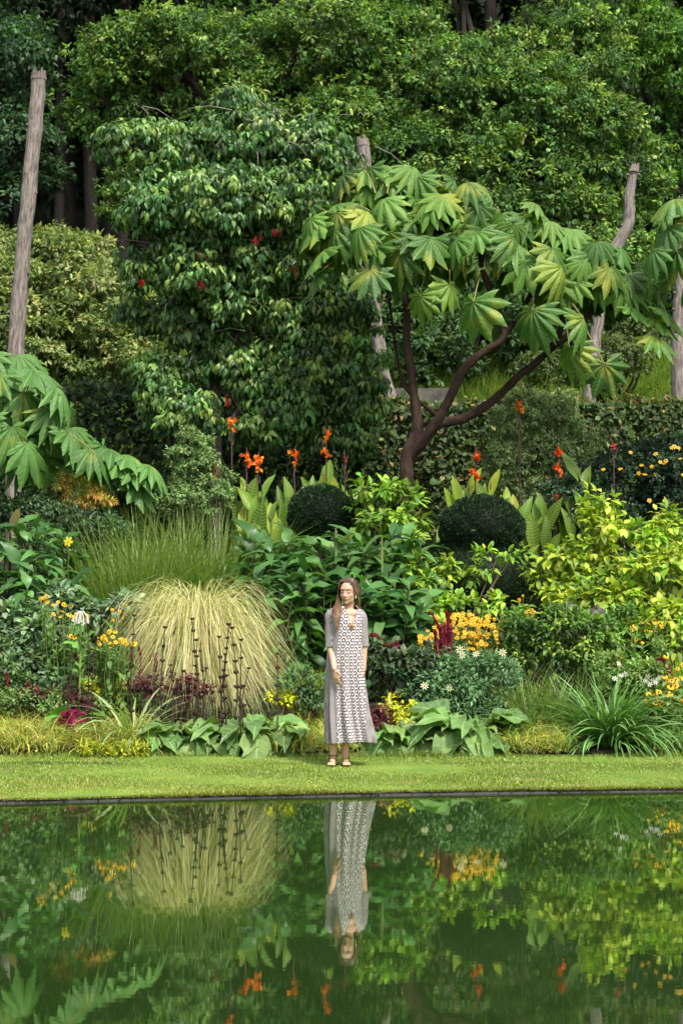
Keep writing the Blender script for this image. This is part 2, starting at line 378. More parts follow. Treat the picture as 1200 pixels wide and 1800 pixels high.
gl = nd(t, 'ShaderNodeBsdfGlossy'); gl.inputs[0].default_value = (.93, 1., .86, 1); gl.inputs['Roughness'].default_value = .0
fr = nd(t, 'ShaderNodeFresnel'); fr.inputs[0].default_value = 5.0
t.links.new(bp.outputs[0], gl.inputs['Normal'])
mx = nd(t, 'ShaderNodeMixShader'); t.links.new(fr.outputs[0], mx.inputs[0]); t.links.new(df.outputs[0], mx.inputs[1]); t.links.new(gl.outputs[0], mx.inputs[2]); t.links.new(mx.outputs[0], o_.inputs[0])
M_water = m
b = Mb(); V = np.concatenate([np.stack([ex, np.full(n, -40.), np.zeros(n)], -1), np.stack([ex, ey - .03, np.zeros(n)], -1)])
b.add(V, np.stack([np.arange(n - 1), np.arange(n - 1) + 1, np.arange(n - 1) + n + 1, np.arange(n - 1) + n], -1), (.05, .1, .03)); structure('pond_water', b, M_water, smooth=False)

# lawn grass blades (stuff)
b = Mb(); N = 190000
x = rng.uniform(-6.5, 6.5, N); ye = edge_y(x); y = ye + (16.72 - ye) * rng.random(N); 
near = np.arange(N) < 14000; y[near] = ye[near] + rng.normal(-.004, .02, near.sum()) - .02 * (np.sin(x[near] * 2.3) * np.sin(x[near] * 5.1 + 1) > .35); far = (np.arange(N) > 14000) & (np.arange(N) < 26000); y[far] = 16.62 + np.abs(rng.normal(0, .12, far.sum()))
z = .026 + .028 * np.clip((y - 16.3) / .4, 0, 1)
hgt = rng.uniform(.010, .024, N) * (1 + .5 * np.sin(x * 2.2) * np.sin(y * 3.1)); hgt[far] *= 2.2; hgt[near] *= 1.3
az = rng.uniform(0, 2 * pi, N); wd = rng.uniform(.004, .008, N)
P0 = np.stack([x, y, z], -1); sx = np.stack([np.cos(az), np.sin(az), 0 * az], -1) * wd[:, None]
tip = P0 + np.stack([rng.normal(0, .011, N), rng.normal(0, .011, N) - near * rng.uniform(.0, .035, N), hgt * np.where(near, rng.uniform(.1, 1.3, N), 1)], -1)
V = np.stack([P0 - sx, P0 + sx, tip], 1).reshape(-1, 3)
C = pal([(.18, .28, .035), (.22, .32, .04), (.28, .36, .06), (.14, .22, .04), (.38, .40, .14), (.24, .34, .045)], N, .22)
patch = .5 + .5 * np.sin(x * 1.9 + 2 * np.sin(y * 1.3)) * np.sin(y * 2.7 + x)
C *= (1 - .26 * patch)[:, None]; wear = np.clip(np.sin(x * 3.7 + 1.3 * np.sin(y * 5)) * np.sin(y * 6.1 + 2 * np.sin(x * 1.1)) - .55, 0, 1)[:, None] * 1.3; C = C * (1 - wear) + np.array([.34, .33, .12]) * wear; C[:, 0] *= 1 + .2 * np.clip((15.2 - y) / 1.5, 0, 1)
b.add(V, np.arange(3 * N).reshape(-1, 3), np.repeat(C, 3, 0)); structure('lawn_grass', b, M_blade, 'stuff')

# ------------------------------------------------------------------ foliage crowns
K0 = [kite(.5, .14, .12), kite(.6, -.08, .2), kite(.42, .1, .3)]
OV = [leaf(.42, 3, .4, .12, .25), leaf(.5, 3, .45, .18, .4), leaf(.38, 3, .35, .1, .1, .1)]
RND = [leaf(.75, 3, .5, .08, .15), leaf(.65, 3, .5, -.05, .3)]
LAN = [leaf(.2, 3, .4, .1, .3), leaf(.16, 3, .35, .1, .6)]
DROOP = [leaf(.40, 4, .42, .15, .5, .06), leaf(.34, 4, .4, .25, .3, .08), leaf(.42, 4, .45, .1, .7)]
def crown(b, blobs, n, k, size, cols, T=K0, droop=.3, up=.8, sub=.55, spread=.5, jit=.2, back=.35, bottom=-.75, tips=None, ptip=.15, deep=.12, flat=.6, ctone=.2, shrink=1.):
    """leaf clusters gathered in sub-clumps on the shells of ellipsoidal blobs"""
    area = np.array([(q[3] * q[4] + q[3] * q[5] + q[4] * q[5]) for q in blobs]); area = area / area.sum()
    for q, a in zip(blobs, area):
        c = np.array(q[:3]); r = np.array(q[3:6]) * shrink; nn = int(n * a) + 1
        ns = max(4, int(nn / 14)); d = rnd_dir(ns * 4); d = d[(d[:, 2] > bottom) & ((d[:, 1] < .3) | (rng.random(len(d)) < back))][:ns]
        rad = 1 - np.abs(rng.normal(0, deep, len(d))) + (rng.random(len(d)) < .12) * .1
        sc_c = c + d * r * rad[:, None]; pick = rng.integers(0, len(d), nn)
        s_r = sub * rng.uniform(.6, 1.25, len(d)); tone = np.exp(rng.normal(0, ctone, len(d))); tipf = rng.random(len(d)) ** 1.6 * 2.4; e = rnd_dir(nn); e[:, 2] = np.where(rng.random(nn) < .75, np.abs(e[:, 2]), e[:, 2])
        o = unit(e + d[pick] * .7); cp = sc_c[pick] + e * s_r[pick][:, None] * np.array([1, 1, flat]) * (rng.random((nn, 1)) ** .4)
        ccol = pal(cols, nn, jit) * tone[pick][:, None]
        if tips is not None:
            tm = rng.random(nn) < ptip * tipf[pick] * (1 + 1.5 * np.clip(e[:, 2], 0, 1)); ccol[tm] = pal(tips, tm.sum(), jit)
        kk = k; o2 = np.repeat(o, kk, 0); p2 = np.repeat(cp, kk, 0); c2 = np.repeat(ccol, kk, 0) * np.exp(rng.normal(0, .1, (nn * kk, 1)))
        M = nn * kk; rd = rnd_dir(M)
        dirs = unit(o2 * .6 + rd * .9 + np.array([0, 0, -droop])); nrm = unit(np.array([0, -.15, 1.]) * up + o2 * .4 + rnd_dir(M) * .45)
        sz = size * rng.uniform(.65, 1.2, M); p2 = p2 + rd * size * spread * rng.random((M, 1))
        inst_mix(b, T, p2, frames(dirs, nrm), sz, c2)
def blob(px, py, D, rx, ry, dy=None, ddepth=0):
    """ellipsoid placed where the photograph shows it; rx, ry in photo pixels"""
    c = at(px, py, D + ddepth); s = D / FPX
    return (c[0], c[1], c[2], rx * s, (dy if dy is not None else min(rx, ry) * s), ry * s)
def limbs(b, base, blobs, r0, C, n=3, sides=7, wig=.25):
    base = np.asarray(base)
    for q in blobs:
        for _ in range(n):
            c = np.array(q[:3]) + rng.normal(0, .45, 3) * np.array(q[3:6]) * .8
            mid = base * .45 + c * .55 + np.array([0, 0, -.12 * np.linalg.norm(c - base)]) + rng.normal(0, wig, 3) * .5
            L = np.linalg.norm(c - base)
            tube(b, [base, mid, c], [r0 * .5, r0 * .3, r0 * .06], sides, C, smooth_n=5)
def tree(name, label, base, hfork, r0, blobs, n, k, size, cols, cat='tree', group=None, mat=None, tmat=None, nl=2, lean=0, tubes=None, **kw):
    root = thing(name, label, cat, base, group); base = np.asarray(base, float)
    bt = Mb(); top = np.array([base[0] + lean, base[1], hfork])
    if tubes is None: tube(bt, [base + [0, 0, -.3], base * .6 + top * .4 + rng.normal(0, .08, 3), top], [r0 * 1.25, r0, r0 * .75], 10, (.1, .08, .06), .04, 8)
    else:
        for P, r in tubes: tube(bt, P, r, 9, (.1, .08, .06), .04, 6)
    limbs(bt, top, blobs, r0, (.1, .08, .06), nl)
    part('trunk', bt, tmat or M_bark, root)
    bl = Mb(); crown(bl, blobs, n, k, size, cols, **kw); part('crown', bl, mat or M_far, root); return root

OAK = [(.055, .125, .03), (.078, .16, .036), (.04, .10, .027), (.10, .185, .042)]
OAKT = [(.20, .32, .07), (.18, .29, .06), (.25, .34, .08), (.22, .32, .07), (.18, .3, .06)]
DKP = [(.012, .026, .011), (.016, .034, .014), (.02, .038, .018)]
BLU = [(.045, .105, .042), (.06, .13, .05), (.035, .085, .038)]
# dark conifer wood at the back: individual trunks near its front, the mass behind as one far wood
grp = 'dark conifers at the front of the hill wood'
CX = [(-95, 50), (30, 49), (98, 47.5), (118, 51), (160, 48), (188, 50), (212, 47), (250, 51), (300, 49), (420, 50), (560, 49), (640, 48), (720, 50), (800, 51), (862, 48), (935, 50), (1010, 49), (1100, 50), (1180, 51), (1290, 50)]
side_w = ['left of', 'just right of']
for i_, (px, D) in enumerate(CX):
    g = gp(px, D)
    nb = [(g[0] + rng.normal(0, .3), g[1] + rng.normal(0, .3), g[2] + 7.0 + 2.1 * q, 2.6 - .22 * q, 2.4 - .2 * q, 1.5) for q in range(6)]
    if i_ > 8: nb += [(g[0], g[1], g[2] + 4.5, 2.5, 2.4, 1.6), (g[0], g[1], g[2] + 2, 2.2, 2.2, 1.6)]
    if i_ == 0: lab = 'dark conifer of the hill wood standing beyond the left edge of the picture'
    elif i_ < 9: lab = 'dark conifer trunk, number %s in the row rightwards from the leaning post' % ['one', 'two', 'three', 'four', 'five', 'six', 'seven', 'eight'][i_ - 1]
    else: lab = 'dark conifer in the hill wood glimpsed through gaps between the oak crowns'
    tree('conifer', lab, g, g[2] + 17, .12 + .07 * rng.random(), nb, 420, 6, .34, DKP, group=grp, mat=M_far, T=K0, droop=.6, up=.4, nl=0, sub=.8, back=.7)
b = Mb()
bl_ = []
for D, nx in ((56, 18), (60, 18), (66, 18), (74, 18)):
    for q in range(nx):
        x = -24 + 48 * (q + rng.random() * .6) / nx; z0 = gz(D)
        for hh in (2.0, 5.5, 9, 13, 17, 21): bl_.append((x + rng.normal(0, .5), D + rng.normal(0, 1), z0 + hh, 2.6, 2.2, 2.4))
crown(b, bl_, 26000, 5, .62, DKP, T=K0, back=.15, sub=1.1); o = structure('far_wood', b, M_far, 'stuff'); o['label'] = 'dark dense wood on the hill behind all the trees'

# oaks and their neighbours
oakA = [blob(240, 110, 39, 105, 75), blob(320, 80, 38.4, 95, 60), blob(430, 120, 39.6, 100, 95), blob(565, 70, 38.6, 95, 95), blob(300, 230, 39.5, 130, 80), blob(470, 230, 39, 130, 110), blob(590, 250, 38.5, 95, 110),
        blob(180, 200, 39.5, 60, 70), blob(430, -50, 40.5, 190, 60), blob(250, 350, 39.5, 60, 70), blob(620, -80, 40, 150, 90)]
tree('oak_tree', 'broad olive green oak with yellow tipped leaves behind the glossy drooping tree', gp(430, 40), gz(40) + 3.5, .35, oakA, 10500, 7, .135, OAK, tips=OAKT, ptip=.26, group='oaks on the hillside', nl=3, up=.7, sub=.62, flat=.5, deep=.12, ctone=.3, shrink=.9)
oakB = [blob(690, 110, 40, 100, 110), blob(800, 180, 38.5, 120, 110), blob(930, 200, 38, 120, 100), blob(1020, 120, 39, 85, 105), blob(860, 95, 39.2, 50, 35), blob(760, 300, 38, 120, 90), blob(900, 330, 37.5, 130, 100), blob(1050, 260, 38, 90, 95),
        blob(1000, 400, 37.5, 120, 70), blob(830, 430, 37.5, 140, 60), blob(1120, 330, 38.5, 50, 90), blob(980, 20, 40, 50, 60), blob(700, 20, 41, 75, 60), blob(1090, 470, 37, 70, 60), blob(800, -40, 41, 90, 50), blob(1010, -60, 41, 90, 50), blob(660, 420, 38, 80, 80)]
tree('oak_tree', 'biggest spreading oak filling the hillside behind the large leaved branching tree', gp(880, 39.5), gz(39.5) + 3.0, .38, oakB, 12500, 7, .132, OAK, tips=OAKT, ptip=.2, group='oaks on the hillside', nl=3, up=.7, sub=.62, flat=.5, deep=.12, ctone=.3, shrink=.9)
blu = [blob(0, 40, 43, 70, 80), blob(30, 130, 42, 75, 75), blob(10, 240, 42, 80, 70), blob(50, 330, 43, 60, 45), blob(70, 190, 43, 45, 60), blob(-60, 100, 43, 90, 160), blob(20, -70, 44, 110, 70), blob(5, 360, 42, 60, 60)]
tree('broadleaf_tree', 'blue green bushy tree at the top left behind the tall leaning post', gp(-10, 43.5), gz(43) + 2.5, .3, blu, 2600, 7, .17, BLU, nl=2, tips=[(.07, .13, .06)], ptip=.2, group='trees on the hillside')
bri = [blob(1130, 60, 42, 75, 70), blob(1190, 130, 42, 80, 90), blob(1120, 170, 42.5, 60, 70), blob(1190, 260, 42.5, 70, 80), blob(1250, 60, 43, 90, 110), blob(1130, 280, 43, 60, 60), blob(1180, -40, 43, 110, 70), blob(1200, 360, 42, 80, 60)]
tree('broadleaf_tree', 'bright fresh green feathery tree at the top right corner', gp(1190, 43.5), gz(43) + 3, .28, bri, 2800, 8, .15, [(.06, .15, .02), (.08, .19, .025), (.05, .12, .02)], nl=2, T=LAN + K0, group='trees on the hillside', tips=[(.14, .27, .04)], ptip=.2)
# lower shrubs on the slope
ls = [blob(90, 490, 33, 110, 70), blob(190, 560, 32.5, 90, 80), blob(30, 560, 32.5, 90, 90), blob(120, 620, 32, 120, 60), blob(-30, 480, 33.5, 70, 80), blob(230, 640, 32, 60, 50), blob(60, 440, 33.5, 70, 40), blob(150, 460, 34, 55, 40)]
tree('large_shrub', 'pale yellow green rounded shrub on the slope behind the tall leaning post', gp(110, 33), gz(33) + .8, .16, ls, 4600, 6, .125, [(.13, .19, .055), (.17, .23, .07), (.10, .16, .045)], cat='shrub', tips=[(.34, .36, .13), (.28, .33, .12)], ptip=.22, group='shrubs on the slope', sub=.35, deep=.08)
md = [blob(430, 600, 31, 90, 70), blob(540, 590, 31, 60, 60), blob(340, 560, 31, 50, 60), blob(620, 530, 30.5, 50, 60), blob(560, 690, 30, 70, 50), blob(330, 690, 30, 70, 50)]
tree('large_shrub', 'pale sunlit shrub glimpsed through the glossy drooping tree', gp(440, 31.5), gz(31) + .6, .14, md, 2000, 6, .12, [(.10, .16, .04), (.14, .2, .06), (.06, .11, .03)], cat='shrub', group='shrubs on the slope', sub=.35)
dk = [blob(760, 540, 34, 90, 70), blob(860, 600, 33, 100, 70), blob(960, 560, 34, 90, 70), blob(760, 640, 32, 80, 55), blob(690, 560, 34, 50, 70), blob(900, 500, 35, 120, 60), blob(1010, 620, 33, 60, 50), blob(1090, 540, 35, 80, 60), blob(1180, 520, 35, 60, 60)]
tree('large_shrub', 'dark evergreen shrub bank behind the forked brown trunk', gp(850, 34), gz(34) + .8, .15, dk, 3600, 6, .15, [(.032, .075, .022), (.042, .09, .026), (.055, .11, .03)], cat='shrub', group='shrubs on the slope', sub=.4)
rs = [blob(1080, 640, 30.5, 55, 40), blob(1120, 600, 31, 40, 30), blob(1040, 660, 30, 40, 35), blob(960, 660, 30, 60, 35)]
tree('large_shrub', 'small buff green shrub above the hedge beside the grassy slope', gp(1080, 31), gz(31) + .3, .08, rs, 1500, 6, .09, [(.10, .15, .05), (.14, .17, .07), (.07, .11, .03)], cat='shrub', group='shrubs on the slope', sub=.25)
# rough scrub over the rest of the hillside (stuff)
b = Mb(); N = 30000; x = rng.uniform(-26, 26, N); y = rng.uniform(29, 56, N); x = np.where((x > -1) & (x < 8) & (y < 36.5), x - 12, x); hm = .5 + .5 * np.sin(x * .9 + 2 * np.sin(y * .6)) * np.sin(y * .8)
inst_mix(b, K0, np.stack([x, y, gz(y) + rng.random(N) * (.2 + .9 * hm)], -1), frames(unit(rnd_dir(N) + [0, -.2, .1]), unit(rnd_dir(N) * .6 + [0, -.3, 1])), rng.uniform(.16, .34, N), pal([(.02, .045, .014), (.03, .06, .018), (.045, .08, .024)], N, .3))
o = structure('hillside_scrub', b, M_far, 'stuff'); o['label'] = 'dark rough scrub covering the hillside under the trees'
# long grass on the slope (stuff)
b = Mb(); N = 26000; x = rng.uniform(-6, 8, N); y = rng.uniform(29, 36.5, N)
blades(b, np.stack([x, y, gz(y)], -1), rng.uniform(-2.6, -.5, N), rng.uniform(.9, 1.5, N), rng.uniform(.35, .7, N), .022, rng.uniform(.5, 1.8, N), pal([(.14, .25, .05), (.2, .31, .06), (.28, .34, .1)], N), seg=3)
o = structure('slope_grass', b, M_blade, 'stuff'); o['label'] = 'long bright grass on the slope behind the hedge'
# low retaining wall behind the hedge
b = Mb(); x0, x1 = at(672, 700, 29)[0], at(790, 700, 29)[0]; zt = at(700, 682, 29)[2]
bw = [[x0, 29, gz(29) - .3], [x1, 29, gz(29) - .3], [x1, 29.3, gz(29) - .3], [x0, 29.3, gz(29) - .3], [x0, 29, zt], [x1, 29, zt], [x1, 29.3, zt], [x0, 29.3, zt]]
b.add(bw, [[0, 1, 5, 4], [1, 2, 6, 5], [2, 3, 7, 6], [3, 0, 4, 7], [4, 5, 6, 7]], (.2, .2, .2))
o = link('retaining_wall', b.mesh('retaining_wall', noise_mat('old_concrete', [(.05, .045, .04), (.11, .10, .085), (.16, .15, .12)], 4), (x0, 29, gz(29)), False), None, (x0, 29, gz(29)))
tag(o, 'low weathered grey concrete wall behind the centre of the hedge', 'wall')

# dead standing posts (bare topped trunks)
def post(label, path, D, dv, r, grp='bare topped dead trunks'):
    P = [at(x, y, D + d_) for x, y, d_ in path]; g = P[0].copy(); g[2] = gz(D) - .1
    root = thing('dead_trunk', label, 'dead trunk', (P[0][0], P[0][1], gz(D)), grp)
    b = Mb(); P = np.array([g] + P); n = 7; Q = smoothpath(P, n); rr = np.interp(np.linspace(0, 1, len(Q)), np.linspace(0, 1, len(r)), r)
    Q = Q + rng.normal(0, .004, Q.shape)
    tube(b, Q, rr * (1 + rng.normal(0, .025, len(Q))), 18, (.1, .1, .1), .045)
    e = unit(Q[-1] - Q[-2])
    for a in np.linspace(0, 2 * pi, 14, endpoint=False):
        c = Q[-1] + np.array([cos(a), sin(a), 0]) * rr[-1] * .8; tube(b, [c - e * .1, c + e * rng.uniform(.01, .07)], [.035, .012], 5, (.1, .1, .1))
    for _ in range(5):
        q = Q[rng.integers(3, len(Q) - 2)]; rk = rr[0] * .9; tube(b, [q, q + np.array([rng.choice([-1, 1]) * rk * 1.15, -rk * .4, .02])], [.04, .02], 6, (.1, .1, .1))
    part('bark', b, M_pole, root); return root
post('tallest pale grey bare trunk leaning at the left edge', [(24, 760, 0), (28, 620, 0), (36, 500, 0), (46, 380, 0), (60, 240, 0), (69, 128, 0)], 26, 0, [.125, .125, .118, .11, .112])
post('dark lichen spotted bare trunk rising behind the centre of the garden', [(692, 740, 0), (670, 640, 0), (655, 520, 0), (648, 400, 0), (638, 246, 0)], 28, 0, [.105, .105, .108, .112, .10])
post('crooked pale bare trunk leaning right behind the large leaved canopy', [(1034, 720, 0), (1046, 600, 0), (1062, 500, 0), (1082, 440, 0), (1104, 390, 0), (1106, 340, 0), (1116, 292, 0)], 28, 0, [.105, .10, .095, .10, .088, .068])
post('straight bare trunk at the right edge beyond the hedge', [(1192, 720, 0), (1191, 600, 0), (1196, 500, 0), (1202, 350, 0)], 28.5, 0, [.12, .115, .11, .10])

# hedge
HC = [(.05, .10, .024), (.07, .125, .03), (.035, .075, .022), (.085, .11, .034)]
def hedge(label, px0, px1, D, ptop, cols, tips, n, th=1.0):
    x0, x1 = at(px0, 900, D)[0], at(px1, 900, D)[0]; z0 = gz(D) - .1; zt = at(0, ptop, D)[2]
    root = thing('hedge', label, 'hedge', ((x0 + x1) / 2, D, z0), 'clipped hedges')
    b = Mb(); N = n; u = rng.random(N); f = rng.random(N) < .78
    x = x0 + (x1 - x0) * u; wob = .08 * np.sin(x * 3.1) + .06 * np.sin(x * 7.7)
    z = np.where(f, z0 + (zt - z0) * rng.random(N), zt + wob * .6 + rng.normal(0, .05, N)); y = np.where(f, D - th / 2 + wob + rng.normal(0, .07, N), D + rng.uniform(-th / 2, th / 2, N))
    P = np.stack([x, y, z], -1); o = np.where(f[:, None], np.array([[0, -1, .25]]), np.array([[0, -.2, 1]]))
    d = unit(o * .4 + rnd_dir(N) + np.array([0, 0, -.35])); nr = unit(o + rnd_dir(N) * .45 + np.array([0, 0, .4])); C = pal(cols, N, .25); tm = rng.random(N) < np.where(f, .13, .4); C[tm] = pal(tips, tm.sum(), .25)
    inst_mix(b, RND + OV, P, frames(d, nr), rng.uniform(.08, .14, N), C); part('foliage', b, M_far, root)
    b = Mb()
    for q in np.arange(x0, x1, .35):
        tube(b, [[q, D, z0 - .1], [q + rng.normal(0, .08), D, (z0 + zt) / 2], [q + rng.normal(0, .15), D, zt - .15]], [.03, .02, .01], 5, (.08, .06, .04))
        for _ in range(7):
            zz = rng.uniform(z0, zt - .2); tube(b, [[q, D, zz], [q + rng.normal(0, .2), D - rng.uniform(.1, .4), zz + .25]], [.012, .004], 4, (.08, .06, .04))
    part('stems', b, M_bark, root); return root
hedge('clipped beech hedge with pale tips running behind the bed to the right', 640, 1420, 26.2, 716, HC, [(.2, .18, .06), (.15, .2, .05), (.24, .17, .07)], 26000)
hedge('darker ivy green hedge section behind the bed at the left', -260, 640, 26.6, 690, [(.02, .048, .016), (.028, .06, .02), (.035, .07, .02)], [(.08, .12, .03)], 27000)
# ------------------------------------------------------------------ glossy drooping tree (left of centre)
DG = [(.045, .115, .027), (.06, .14, .033), (.033, .09, .024), (.085, .17, .042), (.055, .13, .03)]
D0 = 24.6
dog = [blob(330, 270, D0, 90, 60), blob(230, 260, D0 - .2, 60, 40), blob(440, 250, D0, 100, 55), blob(540, 270, D0, 60, 55), blob(280, 360, D0 - .3, 75, 70), blob(400, 370, D0 - .5, 95, 90), blob(510, 370, D0 - .3, 80, 80),
       blob(270, 470, D0 - .1, 45, 60), blob(340, 480, D0 - .4, 60, 65), blob(440, 480, D0 - .3, 70, 60), blob(540, 480, D0 - .3, 60, 60), blob(320, 545, D0, 40, 45), blob(420, 185, D0 + .2, 45, 25), blob(590, 300, D0 + .3, 35, 40),
       blob(530, 570, D0 - .2, 65, 60), blob(610, 560, D0 - .1, 50, 65), blob(560, 660, D0 - .3, 75, 60), blob(640, 680, D0 - .2, 45, 70), blob(510, 720, D0 - .3, 55, 50), blob(600, 760, D0 - .1, 70, 45), blob(440, 560, D0 + .2, 35, 50),
       blob(300, 650, D0 - .1, 60, 35), blob(330, 730, D0 - .4, 50, 45), blob(290, 700, D0 - .2, 40, 60), blob(390, 640, D0 + .2, 40, 40), blob(455, 770, D0 - .3, 50, 35), blob(410, 640, D0 - .2, 40, 45), blob(345, 600, D0, 45, 40), blob(450, 660, D0 - .1, 45, 50), blob(400, 545, D0 - .3, 50, 40), blob(250, 560, D0 + .3, 35, 30), blob(490, 640, D0, 45, 40)]
g = gp(376, D0 + .2)
tr_ = [([g - [0, 0, .3], at(380, 720, D0 + .2), at(372, 640, D0 + .2), at(385, 570, D0), at(400, 480, D0)], [.085, .08, .07, .06, .045]),
       ([at(372, 640, D0 + .2), at(420, 590, D0), at(470, 560, D0), at(540, 540, D0)], [.05, .045, .04, .02]),
       ([at(395, 760, D0), at(440, 700, D0 + .2), at(520, 690, D0 + .2)], [.045, .04, .02]), ([at(385, 570, D0), at(340, 480, D0), at(260, 400, D0), at(210, 270, D0)], [.04, .03, .02, .01])]
tree('dogwood_tree', 'tall tree with glossy drooping leaves and grey trunk left of centre', g, at(385, 560, D0)[2], .07, dog, 12500, 5, .128, DG, mat=M_gloss, tmat=M_pole, T=DROOP, droop=1.2, up=.35, sub=.28, nl=1, tubes=tr_, ctone=.32, shrink=.9, tips=[(.24, .35, .08), (.19, .31, .07), (.14, .26, .055)], ptip=.24, deep=.18, spread=.5, back=.5, jit=.2)
rt = [o for o in col.objects if o.name.startswith('dogwood_tree')][0]
b = Mb()
for px, py in ((360, 445), (350, 497), (487, 400), (530, 443), (520, 470), (400, 700), (452, 418), (330, 760), (247, 490)):
    c = at(px, py, D0 - .9); n = 5
    inst_mix(b, DROOP, c + rng.normal(0, .03, (n, 3)), frames(unit(rnd_dir(n) * .4 + [0, 0, -1]), unit(rnd_dir(n) * .4 + [0, -1, .2])), rng.uniform(.08, .13, n), pal([(.35, .012, .015), (.2, .03, .02), (.25, .12, .06)], n))
part('red_foliage', b, M_leaf, rt)
b = Mb()
for _ in range(70):
    px, py = rng.uniform(200, 660), rng.uniform(180, 620); c = at(px, py, D0 - rng.uniform(.3, .75)); d_ = np.array([rng.normal(0, .3), rng.normal(0, .1), rng.uniform(-.35, .15)])
    tube(b, [c, c + d_ * .5 + [0, 0, .05], c + d_], [.009, .006, .003], 4, (.2, .17, .14))
part('dead_twigs', b, M_stem, rt)

# ------------------------------------------------------------------ large lobed-leaf trees
PALM = [palmate(s, 8 + 2 * (s % 2), 235 + 12 * (s % 3), (.66, .38) if s % 2 else (.40, .68), .24, .4 + .16 * (s % 4)) for s in range(8)]
TG = [(.07, .165, .026), (.095, .21, .032), (.055, .135, .026), (.13, .25, .04)]
TY = [(.19, .30, .04), (.28, .34, .05)]
def big_leaves(b, bs, hub, leaves):
    """leaves: (attach point, outward dir, blade size, droop angle, colour)"""
    for p, d, s, dr, c in leaves:
        p = np.asarray(p, float); d = unit(np.asarray(d, float)); h = unit(np.array([d[0], d[1], 0]) + 1e-6)
        ax = unit(h * cos(dr) + np.array([0, 0, -sin(dr)])); nn = unit(h * sin(dr) + np.array([0, 0, cos(dr)]) + rng.normal(0, .12, 3))
        inst(b, PALM[rng.integers(0, len(PALM))], p[None], frames(ax[None], nn[None]), np.array([s]), np.asarray(c)[None])
        if hub is not None:
            m_ = (hub + p) / 2 + np.array([0, 0, .06]); tube(bs, [hub, m_, p], [.011, .009, .008], 5, (.22, .2, .06), smooth_n=3)
def rosette(b, bs, hub, n=10, size=.42, pet=.5, cols=TG, yel=.1, az0=0., span=2 * pi, el=(-.1, .9)):
    L = []
    for i in range(n):
        a = az0 + span * (i + rng.uniform(.1, .9)) / n; e = rng.uniform(*el); d = np.array([cos(a) * cos(e), sin(a) * cos(e), sin(e)])
        p = hub + d * pet * rng.uniform(.6, 1.15); c = pal(TY if rng.random() < yel else cols, 1, .12)[0]
        L.append((p, d, size * rng.uniform(.75, 1.15), .55 + .7 * (1 - e) * .9 + rng.uniform(-.25, .35), c))
    big_leaves(b, bs, hub, L)
DT = 22.4
g = gp(715, DT)
root = thing('rice_paper_tree', 'wide umbrella shaped tree with huge lobed leaves and forked brown trunk', 'tree', g)
b = Mb()
for P, r in (([(716, 960, 0), (714, 860, 0), (716, 800, 0), (733, 755, 0), (728, 700, 0), (722, 650, 0), (714, 600, 0), (713, 540, 0), (690, 450, 0)], [.105, .095, .088, .075, .062, .056, .052, .045, .038]),
             ([(724, 800, 0), (765, 745, -.2), (792, 695, -.3), (815, 648, -.4), (850, 618, -.4), (885, 590, -.4), (868, 530, -.3), (848, 475, -.2)], [.078, .068, .06, .056, .052, .048, .042, .038]),
             ([(735, 780, 0), (768, 748, .1), (815, 735, .2), (865, 705, .3), (910, 662, .3), (955, 625, .3), (985, 580, .2), (990, 510, .1)], [.07, .064, .06, .056, .052, .048, .04, .035]),
             ([(955, 625, .3), (985, 600, 0), (1030, 560, .1), (1060, 520, .2)], [.045, .04, .035, .03]), ([(850, 470, 0), (800, 430, .2), (760, 400, .4)], [.04, .03, .025]), ([(885, 590, -.4), (920, 540, -.2), (935, 510, -.2)], [.045, .035, .03]), ([(775, 735, .1), (720, 690, .6), (700, 640, .8), (670, 420, .8)], [.03, .025, .02, .02])):
    tube(b, [at(x, y, DT + d_) for x, y, d_ in P], r, 12, (.1, .07, .05), .07, 7)
hubs = [(690, 395, .2, 9), (650, 340, .7, 7), (760, 385, .3, 9), (845, 440, -.3, 10), (935, 480, -.3, 10), (1000, 500, 0, 9), (1075, 515, .2, 8), (720, 450, -.4, 8), (880, 420, .6, 8), (620, 430, .2, 7), (1000, 450, .5, 7), (810, 400, .8, 7), (700, 330, .6, 6), (790, 460, .1, 7), (740, 352, .7, 6), (820, 378, .5, 6), (900, 412, .2, 6), (970, 445, .3, 6), (1045, 480, .1, 6), (598, 398, .2, 6), (575, 440, .4, 5), (1115, 520, .3, 6)]
for x, y, d_, n in hubs:
    h = at(x, y, DT + d_); tube(b, [h - [0, 0, .22], h], [.035, .045], 8, (.1, .07, .05), .1)
part('trunk', b, M_trunk, root)
b = Mb(); bs = Mb()
for x, y, d_, n in hubs: rosette(b, bs, at(x, y, DT + d_), int(n * 1.5), .41, .45, yel=.06)
def hang(px, py, dd, dirx, s, c, hub, dr=1.25, dy=-.5):
    p = at(px, py, DT + dd); big_leaves(b, bs, at(hub[0], hub[1], DT), [(p, (dirx + rng.normal(0, .35), dy + rng.uniform(-.15, .3), 0), s * rng.uniform(.92, 1.16), dr + rng.uniform(-.4, .25), c)])
G_, GD_, GY_ = (.085, .20, .03), (.05, .13, .028), (.16, .28, .04)
